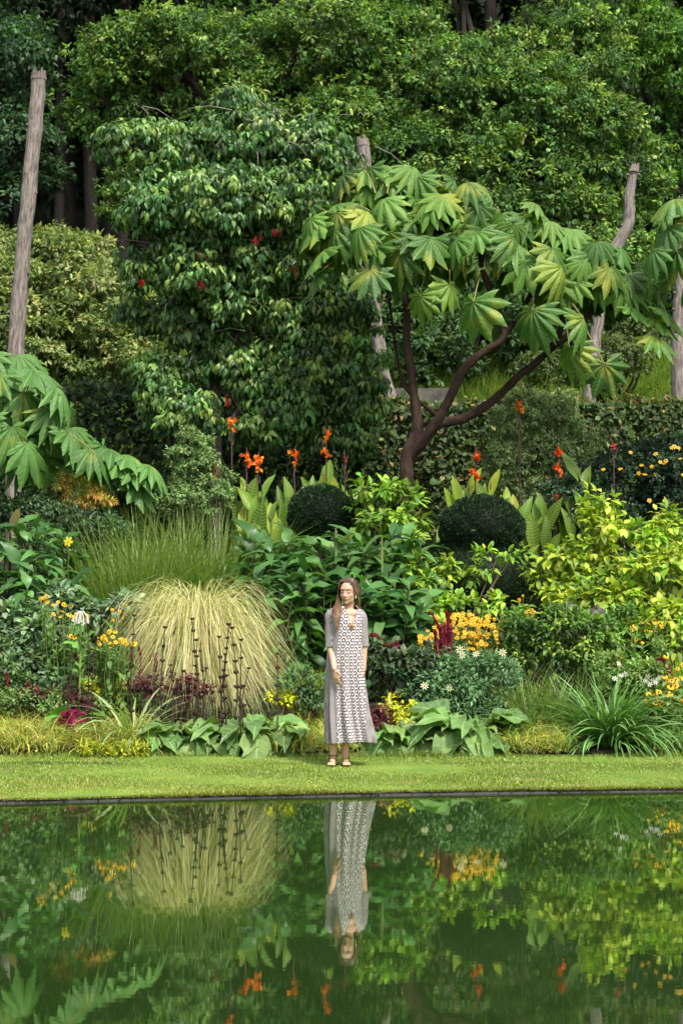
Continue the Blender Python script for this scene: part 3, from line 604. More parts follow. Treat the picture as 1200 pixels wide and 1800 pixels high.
for q in ((652, 475, -.7, -.1, .46, GD_, (690, 420)), (738, 520, -.7, -.1, .42, GY_, (760, 440)), (832, 530, -.9, 0, .50, G_, (850, 470)), (936, 545, -.9, 0, .52, (.06, .16, .03), (940, 500)), (1024, 560, -.7, .2, .50, G_, (985, 520)),
          (1062, 640, -.4, .1, .46, GD_, (1000, 540)), (985, 470, -.9, .15, .42, (.24, .33, .05), (945, 500)), (1110, 540, -.2, 1, .42, G_, (1060, 520), .7), (1150, 560, 0, 1, .42, G_, (1070, 520), .75), (1100, 500, 0, 1, .42, G_, (1060, 500), .5), (1130, 500, .3, .8, .42, G_, (1080, 500), .5), (1165, 545, .1, 1, .42, (.12, .25, .04), (1090, 520), .6), (1150, 590, -.2, .8, .42, G_, (1080, 530), .8), (1090, 470, .4, .8, .4, (.12, .25, .04), (1060, 490), .4), (1050, 440, .4, .5, .42, (.13, .26, .04), (1010, 460), .3),
          (570, 440, -.2, -1, .42, G_, (640, 430), .8), (560, 390, 0, -1, .44, (.12, .25, .04), (640, 390), .6), (590, 360, .1, -1, .42, G_, (650, 370), .5), (632, 400, -.6, -.4, .40, G_, (680, 400), .9), (560, 480, -.1, -.8, .36, GD_, (630, 440), 1.0),
          (640, 300, .4, -.6, .36, (.13, .27, .04), (660, 340), .3), (690, 305, .4, .6, .36, (.13, .27, .04), (680, 340), .3), (780, 345, .2, .7, .40, G_, (760, 390), .4), (880, 378, .3, 1, .40, G_, (850, 420), .4), (905, 430, -.5, .3, .40, G_, (870, 440), .9), (950, 560, -.5, .3, .4, GD_, (960, 520)), (1000, 610, -.5, -.3, .42, (.12, .24, .04), (990, 540)), (870, 560, -.2, -.4, .38, GD_, (880, 500)), (700, 480, -.3, -.2, .4, GD_, (700, 430)), (790, 500, -.6, 0, .38, (.16, .28, .04), (790, 450))): hang(*q)
part('leaf_canopy', b, M_palm, root); part('leaf_stalks', bs, M_stem, root)

def paper_shrub(label, base, hs, DD, size, stems, cols=TG):
    root = thing('rice_paper_shrub', label, 'shrub', base, 'large lobed leaf shrubs'); b = Mb()
    for P, r in stems: tube(b, P, r, 9, (.1, .07, .05), .06, 6)
    part('trunk', b, M_trunk, root); b = Mb(); bs = Mb()
    for x, y, d_, n in hs: rosette(b, bs, at(x, y, DD + d_), n, size, .5, cols, .0, el=(-.2, .7))
    return root, b, bs
DL = 21.6
TL = [(.085, .20, .045), (.10, .23, .05), (.07, .17, .04)]
root, b, bs = paper_shrub('large lobed leaf shrub reaching in from the left edge under the tall leaning post', gp(-60, DL), [(-20, 700, 0, 9), (60, 740, .2, 9), (-50, 800, -.2, 8), (20, 660, .4, 8), (120, 800, .3, 6), (10, 780, -.5, 7)], DL, .46,
    [([gp(-60, DL) - [0, 0, .2], at(-50, 850, DL), at(-10, 720, DL)], [.07, .06, .045]), ([at(-50, 850, DL), at(30, 800, DL + .1), at(70, 750, DL + .2)], [.05, .04, .03])], TL)
def lv(hx, hy, L, dd=0):
    for px, py, dirx, s, dr in L: big_leaves(b, bs, at(hx, hy, DL + dd), [(at(px, py, DL + dd - .5), (dirx, -.45, 0), s, dr, pal(TL, 1, .1)[0])])
lv(40, 720, [(100, 680, 1, .46, .6), (60, 650, .6, .46, .4), (90, 720, .9, .48, .8), (120, 760, 1, .48, .75), (160, 790, 1, .44, .5), (30, 790, .6, .48, 1.0), (0, 660, -.2, .44, .6), (40, 690, .3, .44, .9), (0, 720, .2, .44, 1.0)])
lv(200, 830, [(205, 812, 1, .46, .35), (235, 825, 1, .48, .3), (170, 795, -.3, .44, .4), (195, 790, .3, .42, .2), (240, 850, .8, .42, .7), (262, 818, 1, .42, .3), (160, 835, .3, .44, .7), (225, 800, .6, .4, .2)], .3)
part('leaf_canopy', b, M_palm, root); part('leaf_stalks', bs, M_stem, root)
DL = 22.2
root, b, bs = paper_shrub('large lobed leaf shrub cut off by the right edge', gp(1270, DL), [(1240, 400, 0, 9), (1230, 370, .4, 7), (1262, 470, 0, 8)], DL, .46, [([gp(1270, DL) - [0, 0, .2], at(1268, 650, DL), at(1240, 430, DL)], [.08, .07, .045])])
lv(1220, 400, [(1185, 350, -.6, .42, .4), (1175, 400, -1, .44, .8), (1150, 440, -.9, .42, 1.0), (1190, 440, -.4, .46, 1.1), (1200, 400, -.2, .4, .9)])
part('leaf_canopy', b, M_palm, root); part('leaf_stalks', bs, M_stem, root)

# ------------------------------------------------------------------ shrubs of the bed
def shrub(name, label, base, blobs, n, k, size, cols, T, cat='shrub', mat=None, group='leafy shrubs in the bed', stem=.02, nst=8, scol=(.1, .08, .04), **kw):
    root = thing(name, label, cat, base, group); b = Mb(); base = np.asarray(base, float)
    for _ in range(nst):
        q = blobs[rng.integers(0, len(blobs))]; e = np.array(q[:3]) + rng.normal(0, .5, 3) * np.array(q[3:6])
        tube(b, [base + [rng.normal(0, .08), rng.normal(0, .08), -.05], (base + e) / 2 + rng.normal(0, .06, 3), e], [stem, stem * .7, stem * .25], 5, scol, smooth_n=4)
    part('stems', b, M_stem, root); b = Mb(); crown(b, blobs, n, k, size, cols, T=T, **kw); part('foliage', b, mat or M_leaf, root); return root
# fine leaved pale shrubs
shrub('fine_leaved_shrub', 'airy pale green fine leaved shrub in front of the beech hedge', gp(940, 24), [blob(940, 760, 24, 75, 60), blob(900, 800, 23.8, 50, 50), blob(990, 790, 24, 50, 50), blob(950, 715, 24, 55, 30), blob(930, 860, 23.8, 80, 40)], 3400, 7, .062, [(.21, .31, .12), (.26, .36, .15), (.14, .23, .08)], OV, sub=.2, tips=[(.38, .46, .22)], ptip=.25, bottom=-.95)
shrub('fine_leaved_shrub', 'small airy pale green shrub below the drooping tree beside the orange flowers', gp(345, 22), [blob(335, 800, 22, 35, 40), blob(355, 860, 22, 50, 55), blob(320, 880, 22, 40, 40)], 1500, 7, .05, [(.17, .28, .09), (.22, .33, .12), (.12, .2, .07)], OV, sub=.16, tips=[(.24, .33, .12)], ptip=.15, bottom=-.95)
# hypericum
def flowers(root, tmpl_me, pts, mat=None, name='flower', face=(0, -1, .7), jitter=.35, s=(.85, 1.15)):
    org = np.array(root.location)
    for p in pts:
        o = bpy.data.objects.new(name, tmpl_me); col.objects.link(o); o.parent = root; o.location = np.asarray(p) - org
        n = unit(np.array(face) + rng.normal(0, jitter, 3)); t_ = unit(np.cross(n, rnd_dir(1)[0])); M3 = np.stack([t_, np.cross(n, t_), n], 1)
        from mathutils import Matrix
        o.rotation_euler = Matrix(M3.tolist()).to_euler(); k_ = rng.uniform(*s); o.scale = (k_, k_, k_)
def daisy(name, r, npet, pc, pc2, cone, wid=.3, conec=(.03, .015, .008), cr=.22, droop=.15):
    b = Mb()
    T = leaf(wid, 3, .6, .05, droop)
    a = np.linspace(0, 2 * pi, npet, endpoint=False); d = np.stack([np.cos(a), np.sin(a), .12 + 0 * a], -1)
    C = np.where((np.arange(npet) % 3 == 0)[:, None], np.array(pc2), np.array(pc))
    inst(b, T, d * r * cr * .5, frames(d, np.tile([0, 0, 1.], (npet, 1))), np.full(npet, r), C)
    ellips(b, (0, 0, cone * .4), (r * cr, r * cr, cone), conec, 8, 5)
    return b.mesh(name, M_petal)
me_hyp = daisy('yellow_flower', .032, 5, (.75, .42, .02), (.8, .5, .03), .012, .7, (.5, .25, .02), .2)
hb = [blob(1110, 850, 23.4, 80, 60), blob(1180, 880, 23, 50, 70), blob(1000, 900, 22.8, 60, 45), blob(1060, 930, 22.6, 60, 40), blob(1180, 810, 23.6, 50, 40), blob(1060, 860, 23.2, 40, 50)]
r_ = shrub('dark_shrub', 'dark blue green shrub dotted with yellow flowers at the right edge', gp(1110, 23.6), hb, 3200, 6, .075, [(.022, .055, .026), (.03, .07, .035), (.018, .04, .02)], OV, sub=.25, bottom=-.95, tips=[(.06, .12, .05)], ptip=.12)
flowers(r_, me_hyp, [at(x, y, 22.6) for x, y in ((1127, 818), (1122, 832), (1133, 834), (1152, 834), (1160, 812), (1166, 815), (1170, 810), (1142, 952), (1141, 880), (1168, 880), (1185, 785), (1192, 787), (1180, 787), (1145, 820), (1152, 798), (1100, 902), (1005, 908), (1060, 825), (1200, 835), (1195, 806), (1108, 795), (1090, 824))])
# box / yew domes
def needles(b, c, r, N, size, cols, zmin=-1., front=True):
    d = rnd_dir(N * 2); d = d[(d[:, 2] > zmin) & (d[:, 1] < .35)][:N]; N = len(d)
    lump = 1 + .022 * np.sin(d[:, 0] * 9 + d[:, 2] * 7) + .018 * np.sin(d[:, 0] * 17 + d[:, 2] * 13 + 2) + rng.normal(0, .016, N)
    P = np.asarray(c) + d * np.asarray(r) * lump[:, None]; n0 = unit(d / np.asarray(r))
    dr = unit(n0 * 1.1 + rnd_dir(N) * .8 + [0, 0, .3]); C = pal(cols, N, .28)
    inst_mix(b, [leaf(.26, 2, .4, .1, .2), leaf(.34, 2, .4, .1, .1)], P, frames(dr, rnd_dir(N)), size * rng.uniform(.7, 1.3, N), C)
def dome(label, tiers, D, N, cols, inner=(.01, .018, .008)):
    px, py = tiers[0][0], tiers[0][1]; root = thing('clipped_dome', label, 'topiary', gp(px, D), 'clipped evergreen domes'); b = Mb(); bc = Mb()
    for x, y, rx, ry, dd, fr in tiers:
        q = blob(x, y, D + dd, rx, ry, rx * D / FPX); ellips(bc, q[:3], np.array(q[3:6]) * .96, inner, 28, 18, .01); needles(b, q[:3], q[3:6], int(N * fr), .032, cols)
    base = gp(px, D); tube(bc, [base - [0, 0, .1], at(px, py, D)], [.06, .04], 8, (.05, .035, .025))
    q = blob(px, tiers[0][1], D, tiers[0][2], tiers[0][3], tiers[0][2] * D / FPX); dd = rnd_dir(260); dd = dd[(dd[:, 2] > -.2) & (dd[:, 1] < .3)]
    inst_mix(b, LAN, np.array(q[:3]) + dd * np.array(q[3:6]), frames(unit(dd + rnd_dir(len(dd)) * .4 + [0, 0, .4]), rnd_dir(len(dd))), rng.uniform(.04, .10, len(dd)), pal([(.03, .07, .02), (.05, .1, .03)], len(dd)))   # stray shoots
    part('core', bc, M_dark, root); part('foliage', b, M_dark, root)
YW = [(.012, .032, .012), (.016, .042, .014), (.022, .052, .016), (.010, .026, .010)]
dome('smaller dark green clipped dome behind the ginger leaves left of the forked trunk', [(565, 903, 57, 48, 0, 1.)], 21.4, 15000, YW)
dome('larger two tiered dark green clipped dome right of the forked trunk', [(847, 928, 72, 55, 0, 1.), (840, 1020, 112, 78, .15, 1.2), (905, 1050, 60, 75, .1, .5)], 21.0, 19000, YW)

# chartreuse shrubs
CH = [(.28, .38, .03), (.35, .43, .035), (.21, .33, .03), (.15, .27, .03), (.42, .48, .06)]
CHT = [leaf(.5, 4, .42, .14, .3, .05), leaf(.56, 4, .45, .18, .45, .04), leaf(.46, 4, .4, .1, .2, .06)]
chb = [blob(1065, 925, 20, 30, 35), blob(1130, 945, 20, 50, 30), blob(1035, 985, 20, 45, 32), blob(1095, 1015, 19.6, 75, 45), blob(1175, 1000, 19.8, 45, 60), blob(1010, 1040, 19.8, 38, 25), blob(1130, 1080, 19.3, 70, 45), blob(1050, 1080, 19.5, 60, 45), blob(975, 985, 20, 25, 20), blob(1190, 930, 20.2, 30, 30), blob(1180, 1120, 19.2, 40, 50), blob(1115, 1130, 19.1, 30, 35), blob(1055, 890, 20.2, 20, 25), blob(965, 1010, 20.1, 22, 18)]
shrub('golden_shrub', 'large bright yellow green leaved shrub at the right side', gp(1090, 20.2), chb, 950, 5, .125, CH, CHT, sub=.22, droop=.25, up=1.3, bottom=-.9, deep=.2, spread=.75, flat=.5)
shrub('golden_shrub', 'upright yellow green leaved shrub beside the forked trunk', gp(690, 21), [blob(665, 880, 21, 30, 30), blob(700, 900, 21, 35, 40), blob(660, 930, 20.8, 30, 30), blob(715, 950, 20.8, 30, 30), blob(650, 860, 21, 15, 20), blob(640, 905, 21, 15, 25), blob(735, 915, 21.2, 20, 20)], 200, 4, .125, [(.16, .29, .03), (.22, .34, .035), (.12, .24, .03)], CHT, sub=.14, droop=.3, up=1.3, deep=.2, spread=.7)
shrub('golden_shrub', 'low trailing yellow green shrub in front of the two tiered dome', gp(790, 19.8), [blob(790, 1010, 19.8, 60, 22), blob(745, 1045, 19.6, 35, 28), blob(850, 990, 19.9, 35, 18), blob(890, 985, 19.9, 22, 12), blob(770, 1065, 19.4, 50, 25), blob(730, 1000, 19.7, 25, 20), blob(820, 1075, 19.4, 45, 18), blob(880, 1070, 19.4, 40, 18)], 190, 4, .11, [(.2, .32, .03), (.27, .38, .035), (.13, .25, .03)], CHT, sub=.12, droop=.2, up=1.4, deep=.2, spread=.8)

# cannas
def canna(label, base, stems, spikes, D, lcols, L=.62, small=1.):
    root = thing('canna', label, 'flowering plant', base, 'orange flowered striped cannas')
    T = [leaf(.34, 9, .42, .22, .12, .03, 1.1), leaf(.28, 9, .4, .3, .3, .04), leaf(.37, 9, .45, .16, .05, .02)]
    b = Mb(); bs = Mb()
    for px, pt, d_ in stems:
        g_ = gp(px, D + d_); tp = at(px + rng.normal(0, 4), pt, D + d_); H = tp[2] - g_[2]
        tube(bs, [g_, (g_ + tp) / 2 + rng.normal(0, .03, 3), tp - [0, 0, .2]], [.018, .015, .009], 6, (.12, .18, .04))
        n = 6
        for q in range(n):
            f = .22 + .72 * q / n; p = g_ + (tp - g_) * f; a = rng.uniform(0, 2 * pi); e = rng.uniform(1.0, 1.4)
            dr = np.array([cos(a) * cos(e), sin(a) * cos(e) * .8, sin(e)]); s = L * rng.uniform(.7, 1.1) * min(1, H * .8)
            if (p + dr * s)[2] > tp[2] + .06: s *= .75
            nr = unit(np.array([-cos(a) * .4 + rng.normal(0, .3), -1., .3]))
            inst(b, T[rng.integers(0, 3)], p[None], frames(dr[None], nr[None]), np.array([s]), pal(lcols, 1, .15))
    part('leaves', b, M_canna, root); 
    if bs.n: part('stems', bs, M_stem, root)
    for px, py, kind in spikes:
        b = Mb(); tp = at(px, py, D); bs_ = gp(px + rng.normal(0, 8) + 6, D); h_ = .28 if kind != 2 else .4
        tube(b, [bs_ * .5 + tp * .5 - [0, 0, .3], tp - [0, 0, .25], tp + [0, 0, .12 if kind else .02]], [.012, .010, .006], 5, (.10, .05, .05))
        for q in range(5): e = np.array([rng.normal(0, .015), rng.normal(0, .01), 0]); z_ = -.25 + q * .08; tube(b, [tp + e + [0, 0, z_], tp + e * 2 + [0, 0, z_ + .09]], [.010, .004], 4, (.14, .07, .07))
        if kind == 3: fl = [(0, .02)]
        else: fl = [(0, 0), (.02, -.06), (-.03, .05), (.03, .04)] if kind < 2 else [(0, 0), (.02, .05), (.0, -.2), (-.03, -.15), (.03, -.24), (0, .02)]
        cc = [(.85, .20, .01), (.9, .27, .02), (.8, .14, .01)] if kind != 3 else [(.45, .04, .04)]
        if kind == 4: cc = [(.78, .09, .01), (.8, .13, .01)]
        for fx, fz in fl:
            n = 6; d = unit(rnd_dir(n) + [0, -.4, .2]); inst_mix(b, [leaf(.6, 3, .6, .1, .5, .15)], np.tile(tp + [fx, -.02, fz], (n, 1)), frames(d, rnd_dir(n)), rng.uniform(.05, .085, n) * small, pal(cc, n, .15))
        part('flower_spike', b, M_petal, root)
CL1 = [(.12, .25, .03), (.17, .30, .035), (.08, .19, .03), (.26, .36, .04), (.10, .22, .03)]
canna('tall striped leaved canna clump with most orange flowers left of the smaller dome', gp(455, 22), [(430, 835, 0), (448, 860, -.2), (470, 825, .1), (495, 850, 0), (478, 870, -.3), (425, 890, -.2), (520, 845, 0), (538, 850, .2), (500, 890, -.2), (440, 915, -.3)], [(407, 748, 1), (433, 808, 1), (453, 815, 0), (517, 804, 0), (377, 830, 0)], 22, CL1)
canna('striped canna standing directly behind the smaller dome', gp(575, 22.3), [(562, 830, 0), (575, 812, 0), (590, 835, .1), (602, 845, 0), (548, 855, 0)], [(573, 770, 2), (606, 812, 3)], 22.3, CL1)
canna('yellow striped canna behind the larger two tiered dome', gp(840, 22), [(812, 835, 0), (826, 822, .1), (840, 850, 0), (862, 820, 0), (880, 850, 0), (900, 870, .1), (795, 865, 0), (850, 870, -.1)], [(835, 806, 4)], 22, [(.16, .29, .03), (.26, .37, .04), (.33, .40, .04), (.12, .24, .04)])
canna('tall narrow striped canna right of the domes beside the dark flowered shrub', gp(1010, 22.6), [(1016, 795, 0), (1024, 860, -.2), (1004, 890, -.2), (942, 880, -.3), (930, 900, -.3), (954, 870, -.3)], [(980, 800, 4), (912, 716, 0), (978, 880, 4), (1078, 789, 3)], 22.6, [(.09, .19, .03), (.13, .25, .03)])

# ginger lilies: leafy canes
def ginger(label, base, canes, D, cols, L=.36, group='leafy ginger lilies', spikes=(), W=1.):
    root = thing('ginger_lily', label, 'plant', base, group); b = Mb(); bs = Mb()
    T = [leaf(.36 * W, 6, .42, .16, .75, .12), leaf(.42 * W, 6, .45, .2, .45, .16), leaf(.34 * W, 6, .4, .12, 1.1, .10)]
    for px, pt, d_ in canes:
        tp = at(px, pt, D + d_); ln = rng.normal(0, .12); g_ = gp(px, D + d_) + [ln, rng.uniform(0, .2), 0]; H = max(.4, tp[2] - g_[2])
        tube(bs, [g_, g_ * .5 + tp * .5, tp], [.016, .013, .008], 5, (.07, .07, .03)); n = int(3 + H * 11)
        f = np.linspace(.15, 1., n); a = (np.arange(n) % 2) * pi + rng.uniform(0, pi) + rng.normal(0, .5, n); e = np.interp(f, [0, .8, 1], [.25, .45, 1.1]) + rng.normal(0, .15, n)
        p = g_ + (tp - g_) * f[:, None]; d = np.stack([np.cos(a) * np.cos(e), np.sin(a) * np.cos(e) - .12, np.sin(e)], -1)
        nr = unit(np.stack([rng.normal(0, .25, n) - np.cos(a) * .3, rng.normal(-.25, .25, n), np.ones(n)], -1))
        inst_mix(b, T, p, frames(d, nr), L * rng.uniform(.7, 1.15, n), pal(cols, n, .16))
    part('stems', bs, M_stem, root); part('leaves', b, M_gloss if W < 1.5 else M_leaf, root)
    for px, py in spikes:
        b = Mb(); tp = at(px, py, D - .4); tube(b, [tp - [0, 0, .3], tp - [0, 0, .12], tp + [0, 0, .12]], [.012, .02, .004], 7, (.2, .27, .08), .1, 5)
        n = 60; f = rng.random(n); a = rng.uniform(0, 2 * pi, n); p = tp + np.stack([np.cos(a) * .012, np.sin(a) * .012, -.16 + f * .26], -1)
        inst_mix(b, LAN, p, frames(np.stack([np.cos(a) * .7, np.sin(a) * .7, np.ones(n)], -1), rnd_dir(n)), .045 * (1.1 - f * .6), pal([(.25, .3, .1), (.33, .3, .13)], n)); part('flower_spike', b, M_leaf, root)
GG = [(.05, .14, .032), (.07, .17, .04), (.04, .11, .028), (.09, .2, .05)]
cn = [(rng.uniform(420, 600), rng.uniform(945, 1010), rng.uniform(-.4, .5)) for _ in range(26)] + [(rng.uniform(430, 600), rng.uniform(1000, 1080), rng.uniform(-1.2, -.5)) for _ in range(20)]
ginger('broad mass of long dark green ginger leaves left of the standing woman', gp(510, 20.2), cn, 20, GG)
cn = [(rng.uniform(600, 740), rng.uniform(940, 1010), rng.uniform(-.4, .5)) for _ in range(20)] + [(rng.uniform(630, 760), rng.uniform(1010, 1085), rng.uniform(-1.3, -.5)) for _ in range(20)]
ginger('ginger lily with pale flower spikes behind the standing woman', gp(680, 20.2), cn, 20, GG + [(.09, .2, .05)], spikes=[(671, 960), (717, 1035), (590, 945)], L=.38)
cn = [(rng.uniform(-20, 120), rng.uniform(920, 1000), rng.uniform(-.3, .3)) for _ in range(16)] + [(rng.uniform(-20, 150), rng.uniform(990, 1060), rng.uniform(-1., -.3)) for _ in range(14)]
ginger('clump of broad curling green leaves at the left edge above the sage', gp(40, 19.6), cn, 19.6, GG + [(.09, .2, .05)], L=.33)

# grasses
def clump(name, label, base, N, L, W, el, cv, cols, tips=None, rad=.15, cat='ornamental grass', group='grass clumps', seg=7, edge=None, mat=None, azr=(0, 2 * pi), pw=1.2, partname='blades', twist=.5, **kw):
    root = thing(name, label, cat, base, group); b = Mb(); a = rng.uniform(*azr, N); rr = rad * np.sqrt(rng.random(N))
    P = np.asarray(base, float) + np.stack([np.cos(a) * rr, np.sin(a) * rr, -.02 + 0 * a], -1); az_ = a + rng.normal(0, .5, N)
    blades(b, P, az_, rng.uniform(*el, N), rng.uniform(*L, N), rng.uniform(*W, N), rng.uniform(*cv, N), pal(cols, N, .15), None if tips is None else pal(tips, N, .15), seg, edge, twist, pw, **kw)
    part(partname, b, mat or M_blade, root); return root
g = gp(347, 18.5); g[2] += .05
clump('fountain_grass', 'huge pale straw coloured fountain grass mound left of the standing woman', g, 5000, (.7, 2.35), (.005, .010), (1.27, 1.6), (.7, 1.45), [(.44, .43, .14), (.56, .52, .24), (.30, .36, .09), (.62, .58, .32), (.38, .42, .12)], [(.66, .60, .32), (.72, .67, .42), (.46, .44, .2), (.52, .42, .22)], .17, seg=14, arch=(.36, .64))
g = gp(255, 20.2)
for px, D, lab in ((250, 20.4, 'left half of the tall thin zebra grass stand behind the straw coloured mound'), (360, 20.6, 'right half of the tall thin zebra grass stand behind the straw coloured mound')):
    r_ = clump('zebra_grass', lab, gp(px, D), 1300, (1.1, 2.1), (.008, .017), (1.1, 1.6), (.1, 1.3), [(.10, .2, .035), (.15, .26, .04), (.08, .16, .03)], [(.2, .3, .06), (.28, .34, .1), (.14, .25, .04)], .5)
clump('variegated_grass', 'white striped fine grass beside the large golden shrub at the right edge', gp(1195, 20.5), 260, (.8, 1.3), (.012, .018), (1.0, 1.5), (1.2, 2.4), [(.12, .22, .08)], None, .12, edge=(.55, .6, .42))
clump('variegated_grass', 'white striped fine grass at the upper left behind the curling leaves', gp(50, 20.6), 260, (.9, 1.4), (.010, .016), (1.0, 1.5), (1.2, 2.4), [(.12, .22, .08)], None, .2, edge=(.5, .56, .42))
# agapanthus and other strap leaves of the front row
clump('agapanthus', 'big dark green strap leaved clump at the front right', gp(1072, 17.2), 560, (.6, .98), (.022, .034), (.35, 1.5), (.8, 2.1), [(.07, .18, .035), (.09, .22, .045), (.11, .25, .055)], [(.12, .25, .06), (.2, .33, .11)], .16, 'plant' and 'strap leaved plant', seg=8, mat=leaf_mat('strap', .46, .35, .22, mottle=.15))
clump('spider_plant', 'cream edged strap leaved plant left of the seed stalks', gp(232, 17.0), 62, (.5, .95), (.026, .04), (.7, 1.45), (1.0, 2.3), [(.16, .29, .06)], None, .06, 'strap leaved plant', edge=(.6, .6, .34), twist=.3)
for px, D, lab, n in ((945, 17.6, 'green iris like grass between the dahlias and the strap leaved clump', 260), (905, 18.0, 'tufted upright grass behind the golden sedge right of the dahlias', 200), (1010, 17.9, 'loose green grass tuft left of the strap leaved clump', 240)):
    clump('tufted_grass', lab, gp(px, D), n, (.45, .85), (.010, .018), (.9, 1.5), (.5, 1.6), [(.12, .22, .05), (.17, .27, .07), (.08, .16, .04)], [(.22, .3, .1)], .2, group='tufted grasses')

# golden sedge ground cover (one spreading mass per patch)
def sedge(label, x0, x1, D0_, D1_, n, cols, hL=(.12, .3), yel=None):
    base = gp((x0 + x1) / 2, (D0_ + D1_) / 2); N = n; px = rng.uniform(x0, x1, N); D = rng.uniform(D0_, D1_, N)
    b = Mb(); P = np.stack([(px - 600) / FPX * D, D, gz(D) + .02 + rng.uniform(0, .12, N)], -1)
    blades(b, P, rng.uniform(0, 2 * pi, N), rng.uniform(.4, 1.4, N), rng.uniform(*hL, N), rng.uniform(.005, .010, N), rng.uniform(.8, 2.8, N), pal(cols, N, .22), None, 5)
    M = N // 2; px = rng.uniform(x0, x1, M); D = rng.uniform(D0_, D1_, M); P = np.stack([(px - 600) / FPX * D, D, gz(D) + rng.uniform(.02, .16, M)], -1)
    inst_mix(b, OV, P, frames(rnd_dir(M), unit(rnd_dir(M) * .6 + [0, -.3, 1])), rng.uniform(.02, .05, M), pal(yel or cols, M, .25))
    o = link('sedge_cover', b.mesh('sedge_cover', M_blade, base), None, base); tag(o, label, 'ground cover', 'golden sedge patches', 'stuff')
SG = [(.48, .48, .08), (.40, .43, .07), (.60, .54, .16), (.24, .34, .06), (.44, .33, .12), (.18, .27, .05)]
sedge('golden sedge covering the bed front at the left', -60, 270, 16.68, 18.2, 10500, SG, (.15, .38))
sedge('golden sedge patch left of the woman behind the broad leaves', 480, 640, 16.7, 17.8, 2200, SG)
sedge('golden sedge tuft between the broad leaves and the strap leaved clump', 880, 1000, 16.7, 17.6, 2400, SG, yel=[(.3, .38, .06), (.45, .44, .08)])
sedge('bright yellow low leaves at the left front edge of the bed', 140, 262, 16.56, 16.85, 1500, [(.5, .5, .04), (.35, .4, .05), (.15, .25, .04)], (.05, .12), [(.62, .6, .05), (.5, .52, .05)])
sedge('low mixed greenery along the front right edge of the bed', 1120, 1260, 16.68, 17.3, 1500, [(.1, .2, .04), (.2, .3, .06)], (.08, .2))

# under-planting so that soil is not bare (stuff)
b = Mb(); N = 26000; x = rng.uniform(-6, 6, N); y = 17.0 + 8.5 * rng.random(N) ** .8; hz = rng.uniform(.02, .38, N) * np.clip((y - 16.6) / 1.5, .2, 1)
inst_mix(b, OV, np.stack([x, y, gz(y) + hz], -1), frames(unit(rnd_dir(N) + [0, -.3, .1]), unit(rnd_dir(N) * .5 + [0, -.3, 1])), rng.uniform(.05, .13, N), pal([(.03, .07, .018), (.045, .1, .025), (.06, .12, .03), (.03, .06, .02)], N, .25))
o = structure('under_planting', b, M_leaf, 'stuff'); o['label'] = 'low dark leaves covering the soil between the plants'

# broad leaves on the front edge
BW = [leaf(.62, 10, .42, .22, .5, .14, 1.7, .8), leaf(.54, 10, .4, .34, .7, .16, 1.5), leaf(.68, 10, .45, .18, .95, .12, 1.9, 1.), leaf(.58, 10, .42, .05, .6, .2, 1.6)]
def rosette_plant(name, label, base, n, L, cols, T=BW, el=(.1, 1.2), mat=None, group='broad leaved front plants', rad=.14, cat='plant', petiole=.55, az=(0, 2 * pi)):
    root = thing(name, label, cat, base, group); b = Mb(); bs = Mb()
    a = rng.uniform(*az, n); e = rng.uniform(*el, n); base = np.asarray(base, float); s = rng.uniform(*L, n)
    d = np.stack([np.cos(a) * np.cos(e), np.sin(a) * np.cos(e), np.sin(e)], -1); p0 = base + np.stack([np.cos(a), np.sin(a), 0 * a], -1) * rad * rng.random((n, 1)); p = p0 + d * (s * petiole)[:, None]
    for q in range(n): tube(bs, [p0[q], p[q]], [.008, .006], 4, (.14, .2, .06))
    nr = unit(np.stack([-np.cos(a) * np.sin(e), -np.sin(a) * np.sin(e), np.cos(e)], -1) + rng.normal(0, .3, (n, 3)) + [0, -.2, .2])
    e2 = np.maximum(e - .5, -.3); d2 = np.stack([np.cos(a) * np.cos(e2), np.sin(a) * np.cos(e2), np.sin(e2)], -1)
    inst_mix(b, T, p, frames(d2, nr), s, pal(cols, n, .2)); part('stems', bs, M_stem, root); part('leaves', b, mat or M_front, root); return root
BG = [(.12, .22, .06), (.15, .26, .075), (.09, .18, .05), (.2, .31, .09)]
for px, D, n, L, lab in ((268, 16.95, 24, (.16, .27), 'first broad leaved plant at the lawn edge below the seed stalks'), (330, 16.9, 30, (.18, .3), 'broad grey green leaves at the lawn edge below the straw coloured mound'), (400, 17.1, 30, (.2, .32), 'taller broad leaved plant below the right side of the straw coloured mound'),
                         (455, 16.95, 30, (.2, .3), 'broad leaved plant with curled leaves between the seed stalks and the woman'), (505, 17.0, 22, (.18, .28), 'broad leaved plant nearest the woman on her left'), (672, 16.95, 30, (.18, .3), 'broad leaved plant just right of the hem of the dress'),
                         (720, 16.9, 22, (.16, .26), 'low broad leaved plant between the yellow leaves and the big rosette'), (822, 17.05, 58, (.24, .38), 'biggest broad leaved rosette in the middle right of the front edge'), (1190, 17.1, 24, (.18, .28), 'broad leaved plant at the right edge under the coneflowers')):
    rosette_plant('broad_leaved_plant', lab, gp(px, D + .12), int(n * 1.9), (L[0] * 1.05, L[1] * 1.3), BG if px != 1190 else [(.06, .14, .04), (.08, .17, .05)])
